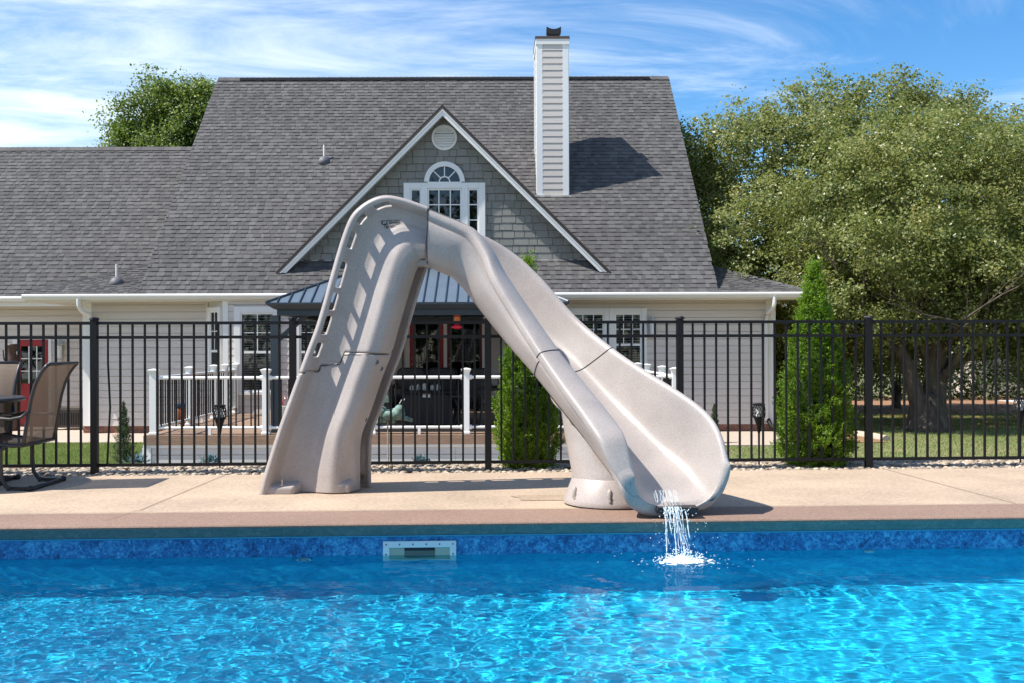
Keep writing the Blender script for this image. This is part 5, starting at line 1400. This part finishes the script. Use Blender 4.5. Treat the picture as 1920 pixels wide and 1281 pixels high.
m_sk = mat('skimmer_inside', (.40,.44,.34), .5)
wbox(sx0+b, sx1-b, .001, .004, zb_-.02, zt_-b, 'throat', m_sk, sk, 0)
mc = (sx0+sx1)/2; wbox(mc-.10, mc+.10, .005, .008, zb_+.035, zt_-b-.0, 'weir_door', mat('weir_grey', (.10,.13,.11), .5), sk, 0)
wbox(mc-.10, mc+.10, .0081, .010, zt_-b-.02, zt_-b-.0, 'shadow_gap', M['rubber'], sk, 0)
for k in range(6):
    x = sx0+.022+(sx1-sx0-.044)*k/5; MB().lathe((x, wy_(x)-.013, zt_-.02), [(.006,0),(.005,.004)], 10, 'Y').build('screw', M['lead'], sk)
for x in (sx0+.02, sx1-.02): MB().lathe((x, wy_(x)-.013, zt_-.085), [(.006,0),(.005,.004)], 10, 'Y').build('screw', M['lead'], sk)
def ring(px, zz_, r, name, label, filled):
    x = (px-PX)*6.7/F; e = MB()
    if filled: e.lathe((x, wy_(x)-.002, zz_), [(r,0),(r,.012),(r*.6,.02)], 24, 'Y')
    else:
        pts = [(x+r*math.cos(2*PI*k/24), wy_(x)-.015, zz_+r*math.sin(2*PI*k/24)) for k in range(25)]; e.tube(pts, .008, 8)
        e.lathe((x, wy_(x)-.002, zz_), [(.02,0),(.02,.02)], 12, 'Y')
    return tag(e.build(name, M['plastic'], None, smooth=True), label, 'pool fitting')
ring(572, WZ-.085, .045, 'return_jet', 'white ring-shaped return jet under water left of the skimmer', False)
ring(1640, WZ-.06, .035, 'return_jet', 'white round return jet under water right of the splash', True)

# ------------------------------------------------------------------ the slide
slide = empty('pool_slide', (-.2, 7.9, 0), 'beige speckled plastic pool slide arching over the deck to the pool', 'slide')
def catmull(pts, n):
    """resample a list of numpy rows smoothly; n samples per span"""
    P_ = [np.asarray(p, float) for p in pts]; out = []
    for i in range(len(P_)-1):
        p0 = P_[max(i-1,0)]; p1 = P_[i]; p2 = P_[i+1]; p3 = P_[min(i+2, len(P_)-1)]
        for k in range(n):
            t = k/n; out.append(.5*((2*p1)+(-p0+p2)*t+(2*p0-5*p1+4*p2-p3)*t*t+(-p0+3*p1-3*p2+p3)*t**3))
    out.append(P_[-1]); return np.array(out)
rowsL = [(491,925),(496,906),(501,888),(527,807),(548,748),(566,699),(581,658),(597,616),(611,570),(623,526),(644,454),(661,411),(680,390),(704,376),(727,371.5),(754,376),(785,386),(804,393)]
rowsR = [(671,921),(671,896),(671,870),(674,818),(692,770),(713,708),(730,664),(745,612),(757,570),(768,533),(778,503),(783,496),(786,491.5),(789,488.5),(791,487),(793,486),(795,485.5),(797,485)]
LL = catmull(rowsL, 8); RR = catmull(rowsR, 8)
YF = 8.03
# depth of the panel across its width (towards the camera is positive)
PU = [0, .018, .04, .065, .10, .15, .30, .42, .52, .62, .74, .86, .94, 1.0]
PD = [.07, .105, .12, .10, .03, -.015, -.028, -.02, .008, .055, .098, .085, .02, -.085]
NU = 72
def panel(mirror=False, xoff=0.0):
    U = np.linspace(0, 1, NU+1); nr = len(LL); V = np.zeros((nr, NU+1, 3)); D = np.interp(U, PU, PD)
    # smooth the depth profile
    for _ in range(3): D[1:-1] = (D[:-2]+2*D[1:-1]+D[2:])/4
    for i in range(nr):
        z = P(*LL[i], YF).z
        foot = max(0, min(1, (.068-z)/.022)); foot = foot*foot*(3-2*foot)
        topf = max(0, min(1, (i-nr*.5)/(nr*.3)))
        for j, u in enumerate(U):
            d = D[j]
            # ledges at the foot carry the anchor bolts
            dl = .088 if u < .34 else (.075 if .78 < u < .93 else d)
            if .34 <= u < .40: dl = .088*(1-(u-.34)/.06)+d*(u-.34)/.06
            pocket = 0
            if .80 < u < .96: pocket = -.05*math.sin(PI*(u-.80)/.16)*max(0, min(1, (.55-z)/.45)) if z < .55 else 0
            if u > .40: d = d - topf*max(0, D[j])*.55
            d = max(d, dl)*foot + (d+pocket)*(1-foot)
            lx, ly_ = LL[i]; rx, ry_ = RR[i]
            px_ = lx+(rx-lx)*u; py2 = ly_+(ry_-ly_)*u
            p = P(px_, py2, YF)
            V[i,j] = (p.x, YF-d, p.z)
    if mirror:
        V[:,:,1] = 2*8.195-V[:,:,1]; V[:,:,0] += xoff
    return V
SLOTS = []
nr = len(LL)
# handhold slots along the rail: ranges of row index
for a in ((46,51),(54,59.5),(62,67.5),(70,75.5),(78.5,84),(88,94),(101,112)): SLOTS.append(a)
def in_slot(i, j, n_u=NU):
    u = j/n_u
    if not (.068 < u < .112): return False
    return any(a <= i < b for a, b in SLOTS)
STEP = [(560,701),(597,697),(601,686),(637,683),(644,666),(760,663)]
def seam_y(px_):
    for (a, ya), (b, yb) in zip(STEP[:-1], STEP[1:]):
        if a <= px_ <= b: return ya+(yb-ya)*(px_-a)/(b-a)
    return 700 if px_ < 600 else 663
def side_of(i, j):
    u = j/NU; px_ = LL[i][0]+(RR[i][0]-LL[i][0])*u; py2 = LL[i][1]+(RR[i][1]-LL[i][1])*u
    return py2 > seam_y(px_)
def build_panel(name, V, keep, parent):
    nr_, nc, _ = V.shape; idx = np.arange(nr_*nc).reshape(nr_, nc); faces = []
    for i in range(nr_-1):
        for j in range(nc-1):
            if in_slot(i, j) or not keep(i, j): continue
            faces.append((idx[i,j], idx[i,j+1], idx[i+1,j+1], idx[i+1,j]))
    faces = np.array(faces); used, inv = np.unique(faces.ravel(), return_inverse=True)
    o = raw_mesh(name, V.reshape(-1,3)[used], inv.reshape(-1,4), M['slide'], parent, smooth=True)
    s_ = o.modifiers.new('solid', 'SOLIDIFY'); s_.thickness = .03; s_.offset = 0
    b_ = o.modifiers.new('subd', 'SUBSURF'); b_.levels = 1; b_.render_levels = 1
    return o
PF = panel(); PR = panel(True, .065)
build_panel('tower_lower_front', PF, lambda i, j: side_of(i, j), slide); build_panel('tower_upper_front', PF, lambda i, j: not side_of(i, j), slide)
build_panel('tower_rear', PR, lambda i, j: True, slide)
# outer web that closes the edge between the front and rear panels at the flume side, as flanges with a gap
# treads between the panels
for k in range(8):
    z = .28+.23*k; i = min(range(len(LL)), key=lambda q_: abs(P(*LL[q_], YF).z-z) if q_ < 100 else 9)
    xl = PF[i,8,0]+.03; MB().box((xl, YF+.03, z-.02), (xl+.26, 8.36, z+.015)).build('tread', M['slide'], slide, bevel=.008)
MB().box((P(735,480,YF).x, YF+.02, 1.80), (P(800,480,YF).x+.02, 8.37, 1.84)).build('platform', M['slide'], slide)
# joint lines where the moulded sections meet
def on_panel(px_, py_, V=PF, off=.018):
    t = P(px_, py_, YF); best = None; 
    d = (V[:,:,0]*F/V[:,:,1]-t.x*F/t.y)**2 + ((V[:,:,2]-CAMZ)*F/V[:,:,1]-(t.z-CAMZ)*F/t.y)**2
    i, j = np.unravel_index(np.argmin(d), d.shape)
    Y = V[i,j,1]-off; return P(px_, py_, Y)
def seam(pts, V=PF, n=10, r=.0032, fn=None):
    q = []
    for a, b in zip(pts[:-1], pts[1:]):
        for k in range(n): q.append((a[0]+(b[0]-a[0])*k/n, a[1]+(b[1]-a[1])*k/n))
    q.append(pts[-1]); MB().tube([(fn or on_panel)(*p) for p in q], r, 6).build('joint_line', M['rubber'], slide)
seam([(568,700),(597,697),(601,686),(637,683),(644,666),(700,664.5),(728,664)], n=14)

# flume --------------------------------------------------------
def station(px_, py_, Y, head, pitch, w, dz, d, band, nb=1.0):
    o = np.array(P(px_, py_, Y)); h = R(head); hd = np.array([math.cos(h), math.sin(h), 0]); u = np.array([-math.sin(h), math.cos(h), 0])
    ph = R(pitch); n = hd*math.sin(ph)+np.array([0,0,math.cos(ph)])
    return [o, u, n, w, dz, d, band]
ST = [ (803,394,YF-.09, 0, 2, .44, 0, .33, .012),
       (833,406,YF-.09, -2, 14, .45, 0, .33, .012),
       (866,420,YF-.09, -6, 24, .47, 0, .33, .02),
       (895,437,YF-.09,-12, 34, .49, .0, .33, .05),
       (925,474,7.90,  -20, 46, .52, .02, .32, .10),
       (951,520,7.82,  -29, 51, .55, .02, .31, .135),
       (1000,592,7.66, -37, 53, .57, .0, .30, .15),
       (1047,658,7.46, -45, 52, .575, .03, .28, .155),
       (1092,716,7.26, -50, 48, .59, .09, .28, .165),
       (1130,762,7.07, -55, 43, .61, .13, .29, .17),
       (1158,798,6.93, -61, 35, .64, .13, .31, .17),
       (1172,822,6.84, -67, 26, .66, .10, .31, .155),
       (1179,850,6.78, -72, 16, .665, .08, .29, .125),
       (1186,882,6.73, -76, 8, .655, .05, .23, .075) ]
def section(s):
    o, u, n, w, dz, d, b = s
    pr = [(0,0),(.015,-.03),(.028,-.35*d),(.06,-.66*d),(.17*w,-.90*d),(.33*w,-d),(.67*w,-d),(.84*w,-.88*d),(w-.05,-.6*d+.3*dz),(w-.02,-.3*d+.7*dz),
          (w-.005,dz-.03),(w+.01,dz-.004),(w+.03,dz+.002),(w+.045,dz-.02),(w+.045,dz-.07),(w+.03,-.45*d+.3*dz),(w-.02,-.85*d),(.8*w,-d-.05),(.5*w,-d-.075),(.2*w,-d-.08),(.0,-.9*d-.05),
          (-.045-.12*b,-.70*d-.02),(-.05-.34*b,-.44*d-.01),(-.03-.35*b,-.24*d-.015),(-b-.004,-.085),(-b-.022,-.05),(-b-.014,-.014),(-b*.55,.008),(-.014,.010)]
    return np.array([o+u*a+n*c for a, c in pr])
SEC = [section(station(*s)) for s in ST]
FL = catmull([s.ravel() for s in SEC], 10).reshape(-1, SEC[0].shape[0], 3)
# smooth around each section
def around(S, n=3):
    k = len(S); out = []
    for i in range(k):
        p0, p1, p2, p3 = S[(i-1) % k], S[i], S[(i+1) % k], S[(i+2) % k]
        for q_ in range(n):
            t = q_/n; out.append(.5*((2*p1)+(-p0+p2)*t+(2*p0-5*p1+4*p2-p3)*t*t+(-p0+3*p1-3*p2+p3)*t**3))
    return np.array(out)
FLs = np.array([around(s) for s in FL])
def build_flume(name, r0, r1, cap0=False, cap1=False, lip=False):
    sub = FLs[r0:r1+1]
    if lip:   # roll the mouth: last rings shrink to the shell middle so the lip is rounded
        S = sub[-1]; k = len(S); c = S.mean(0); tdir = (sub[-1].mean(0)-sub[-2].mean(0)); tdir /= np.linalg.norm(tdir)
        extra = []
        m_ = k//2
        # pair inner and outer points by order: inner runs 0..11, outer back 12..28 -> nearest opposite point
        half = 12*3; mid = []
        for i in range(k):
            if i <= half: jj = (k - int(round(i*(k-half)/half))) % k
            else: jj = int(round((k-i)*half/(k-half)))
            mid.append((S[i]+S[jj])/2)
        mid = np.array(mid)
        for t in (.35, .7, .92, 1.0): extra.append(S*(1-t**2.2)+mid*t**2.2+tdir*.045*math.sin(t*PI/2)+np.array([0,0,-.006*t]))
        sub = np.concatenate([sub, np.array(extra)])
    nr_, nc, _ = sub.shape; idx = np.arange(nr_*nc).reshape(nr_, nc); nxt = np.roll(idx, -1, axis=1)
    Fq = np.stack([idx[:-1], nxt[:-1], nxt[1:], idx[1:]], -1).reshape(-1,4)
    return raw_mesh(name, sub.reshape(-1,3), Fq, M['slide'], slide, smooth=True)
JR = 70
build_flume('flume_upper', 0, JR); build_flume('flume_lower', JR, len(FL)-1, lip=True)
# joint round the flume
S = FLs[JR]; c = S.mean(0)
mbs = MB()
ring_pts = [Vector(p)+ (Vector(p)-Vector(FLs[JR].mean(0))).normalized()*0.0 for p in S]
mbs.tube(ring_pts+[ring_pts[0]], .0042, 6); mbs.build('joint_line', M['rubber'], slide)
S = FLs[0]; ring_pts = [Vector(p) for p in S]; MB().tube(ring_pts+[ring_pts[0]], .0042, 6).build('joint_line', M['rubber'], slide)
# pedestal
UND = FLs[:, 42:66].reshape(-1,3)
def under(x, y):
    d = (UND[:,0]-x)**2+(UND[:,1]-y)**2; o_ = np.argsort(d)[:6]; return float(UND[o_,2].min()) if d[o_[0]] < .01 else 9.0
def ringloft(name, rings, k=40, m=None, clamp=False):
    mb = MB(); vs = []
    for (cx_, cy_, z, rx, ry) in rings:
        for j in range(k): a = 2*PI*j/k; x_, y_ = cx_+rx*math.cos(a), cy_+ry*math.sin(a); vs.append((x_, y_, min(z, under(x_, y_)+.015) if clamp else z))
    n = len(rings); fs = [(i*k+j, i*k+(j+1) % k, (i+1)*k+(j+1) % k, (i+1)*k+j) for i in range(n-1) for j in range(k)]
    fs += [tuple(range(k-1,-1,-1)), tuple((n-1)*k+j for j in range(k))]
    mb.quadverts(vs, fs); return mb.build(name, m or M['slide'], slide, smooth=True, autosm=True)
ringloft('pedestal_foot', [(.85,7.44,.012,.368,.345),(.85,7.44,.03,.370,.348),(.85,7.44,.05,.360,.340),(.84,7.45,.19,.295,.30),(.84,7.45,.2,.285,.29)])
ringloft('gasket', [(.85,7.44,0,.362,.34),(.85,7.44,.012,.366,.342)], m=M['rubber'])
ringloft('pedestal', [(.835,7.46,.195,.292,.29),(.832,7.465,.24,.292,.285),(.825,7.47,.26,.287,.28),(.77,7.52,.5,.275,.25),(.75,7.54,.58,.265,.24),(.72,7.57,.68,.25,.23),(.665,7.61,.78,.25,.20),(.64,7.63,.84,.25,.18),(.67,7.62,.86,.02,.02)], clamp=True)
for a in (-150, -100, -50):
    x, y = .845+.337*math.cos(R(a)), 7.44+.325*math.sin(R(a))
    b0 = MB().sphere((x+.0, y+.012, .085), (.022,.02,.06), 10, 8).build('anchor_pocket', M['slide'], slide, smooth=True)
    MB().lathe((x, y-.012, .055), [(.012,0),(.012,.012),(.005,.014),(.005,.045)], 8).build('anchor_bolt', M['metal'], slide)
for (px_, py_) in ((528,905),(632,905)):
    q = P(px_, py_+4, YF-.09); MB().lathe((q.x, YF-.066, .062), [(.014,0),(.014,.012),(.006,.014),(.006,.05)], 8).build('anchor_bolt', M['metal'], slide)
# bumper under the lip
a, b = P(1231,955,6.74), P(1308,951,6.76)
MB().box((a.x, 6.73, a.z-.028), (b.x, 6.85, a.z+.012)).build('rubber_bumper', M['rubber'], slide, bevel=.004)
# access plugs on tower
for (px_, py_, r) in ((706,679,.02),(714,691,.02),(683,786,.022)):
    q = on_panel(px_, py_, off=.022); MB().lathe((q.x, q.y, q.z), [(r*.75,-.012),(r,0),(r,.003),(r*.6,.001)], 14, 'Y').build('plug', M['rubber'] if r > .021 else M['lead'], slide, smooth=False)
# printed lettering
def text(body, px_, py_, size, yoff=.022, sx=1.0, shear=.25, m=None):
    cu = bpy.data.curves.new('lettering', 'FONT'); cu.body = body; cu.size = size; cu.align_x = 'CENTER'; cu.align_y = 'CENTER'; cu.shear = shear; cu.extrude = .0004; cu.offset = .0007
    o = bpy.data.objects.new('lettering_curve', cu); COL.objects.link(o)
    bpy.context.view_layer.update(); dg = bpy.context.evaluated_depsgraph_get()
    me = bpy.data.meshes.new_from_object(o.evaluated_get(dg)); bpy.data.objects.remove(o)
    me.materials.clear(); t = link_mesh('lettering', me, m or M['ink'], None)
    q = on_panel(px_, py_, off=yoff); t.location = q; t.rotation_euler = (R(90), 0, 0); adopt(t, slide); return t
text('Smith', 739, 417.6, .038); text('Typhoon', 733, 424.6, .034)
q = on_panel(720.5,417.5,off=.022); Yq = q.y
MB().box((q.x-.023, Yq-.0006, q.z-.016), (q.x+.023, Yq+.0004, q.z+.016)).build('logo_block', M['ink'], slide)
text('SR', 720.5, 417.5, .030, yoff=.0245, m=M['lampgrey'])
q = on_panel(738,413,off=.022); MB().box((q.x-.055, q.y-.0004, q.z-.0016), (q.x+.055, q.y+.0004, q.z+.0016)).build('logo_bar', M['ink'], slide)

# ------------------------------------------------------------------ water running off the slide
random.seed(12)
ws = empty('water_stream', (1.17, 6.62, WZ), 'thin white water falling from the slide lip into the pool', 'water stream')
mb = MB(); lipz = .10
for k in range(30):
    x0 = 1.16+random.gauss(0,.034); v = random.uniform(-.02,.09)*random.random(); L_ = random.choice((10,14,18))
    t0 = random.choice((0,0,0,.2,.4,.6)); T_ = min(1.0, t0+random.uniform(.3,.75)); pts = []; rs = []
    ph = random.uniform(0,6); am = random.uniform(.0008,.003); r0 = random.choice((.0014,.0018,.0024,.0038))
    for i in range(L_+1):
        t = t0+(T_-t0)*i/L_; y = 6.70-.15*t; z = lipz-.33*t*t-.01
        pts.append((x0+v*t*t*1.3+am*math.sin(ph+i*.9), y+am*math.sin(ph+i*.7), z)); rs.append(r0*(.45+abs(math.sin(ph*2+i*1.3)))*(1 if 0 < i < L_ else .3))
    mb.tube(pts, rs, 6)
mb.build('strand', M['foam'], ws, smooth=True)
mb = MB()
for k in range(130):
    t = random.uniform(.2,1.05); x = 1.18+random.gauss(0,.07+.04*t); mb.sphere((x, 6.70-.16*t+random.gauss(0,.02), lipz-.33*t*t+random.gauss(0,.01)), random.uniform(.0015,.0045), 6, 4)
mb.build('droplet', M['foam'], ws, smooth=True, kind='stuff')
mb = MB()
for k in range(14):   # film on the lip
    x0 = 1.13+random.gauss(0,.05); mb.tube([(x0+.003*math.sin(i*1.1+k*2), 6.83-.016*i, .181-.0075*i-.0012*i*i*.3) for i in range(8)], [.0008+.0008*abs(math.sin(k+i)) for i in range(8)], 5)
mb.build('film', M['foam'], ws, smooth=True)
sp = empty('splash', (SPL.x, SPL.y, WZ), 'white splash where the slide water hits the pool', 'splash')
mb = MB()
for k in range(420):
    r = abs(random.gauss(0,.06)); a = random.uniform(0,2*PI); h = max(0, random.gauss(.012,.018))*math.exp(-r*6)*2
    mb.sphere((SPL.x+.02+r*math.cos(a)*1.25, SPL.y+r*math.sin(a), WZ+.002+h), (random.uniform(.0015,.006), random.uniform(.0015,.006), random.uniform(.001,.005)), 6, 4)
m_white = mat('foam_white', (.75,.84,.88), .3)
mb.build('spray', m_white, sp, smooth=True, kind='stuff')
nr_f, na = 34, 72; V = []; Hh = []
for i in range(nr_f):
    for j in range(na):
        r = .15*(i/(nr_f-1))**.8; a = 2*PI*j/na; x, y = r*math.cos(a)*1.35, r*math.sin(a)
        n1_ = noise.noise(Vector((x*38, y*38, 1.7))); n2_ = noise.noise(Vector((x*95, y*95, 4.1)))
        h = math.exp(-(r/.055)**2)*(.026+.030*abs(n1_)+.016*n2_) + .006*n1_ + .004*n2_ - .0022 + .004*math.exp(-(r/.12)**2)
        V.append((SPL.x+.02+x, min(SPL.y+y, 6.69), WZ+h)); Hh.append(h)
Fs = []
for i in range(nr_f-1):
    for j in range(na):
        q4 = (i*na+j, i*na+(j+1) % na, (i+1)*na+(j+1) % na, (i+1)*na+j)
        if max(Hh[k_] for k_ in q4) > .0012: Fs.append(q4)
raw_mesh('foam', np.array(V), np.array(Fs), m_white, sp, smooth=True, kind='stuff')
mb = MB()
for k in range(160):
    r = abs(random.gauss(0,.17)); a = random.uniform(0,2*PI)
    mb.sphere((SPL.x+r*math.cos(a)*1.3, min(SPL.y+r*math.sin(a), 6.70), WZ+.002), (random.uniform(.0015,.009), random.uniform(.001,.003), .0012), 6, 4)
mb.build('bubble', m_white, sp, smooth=True, kind='stuff')
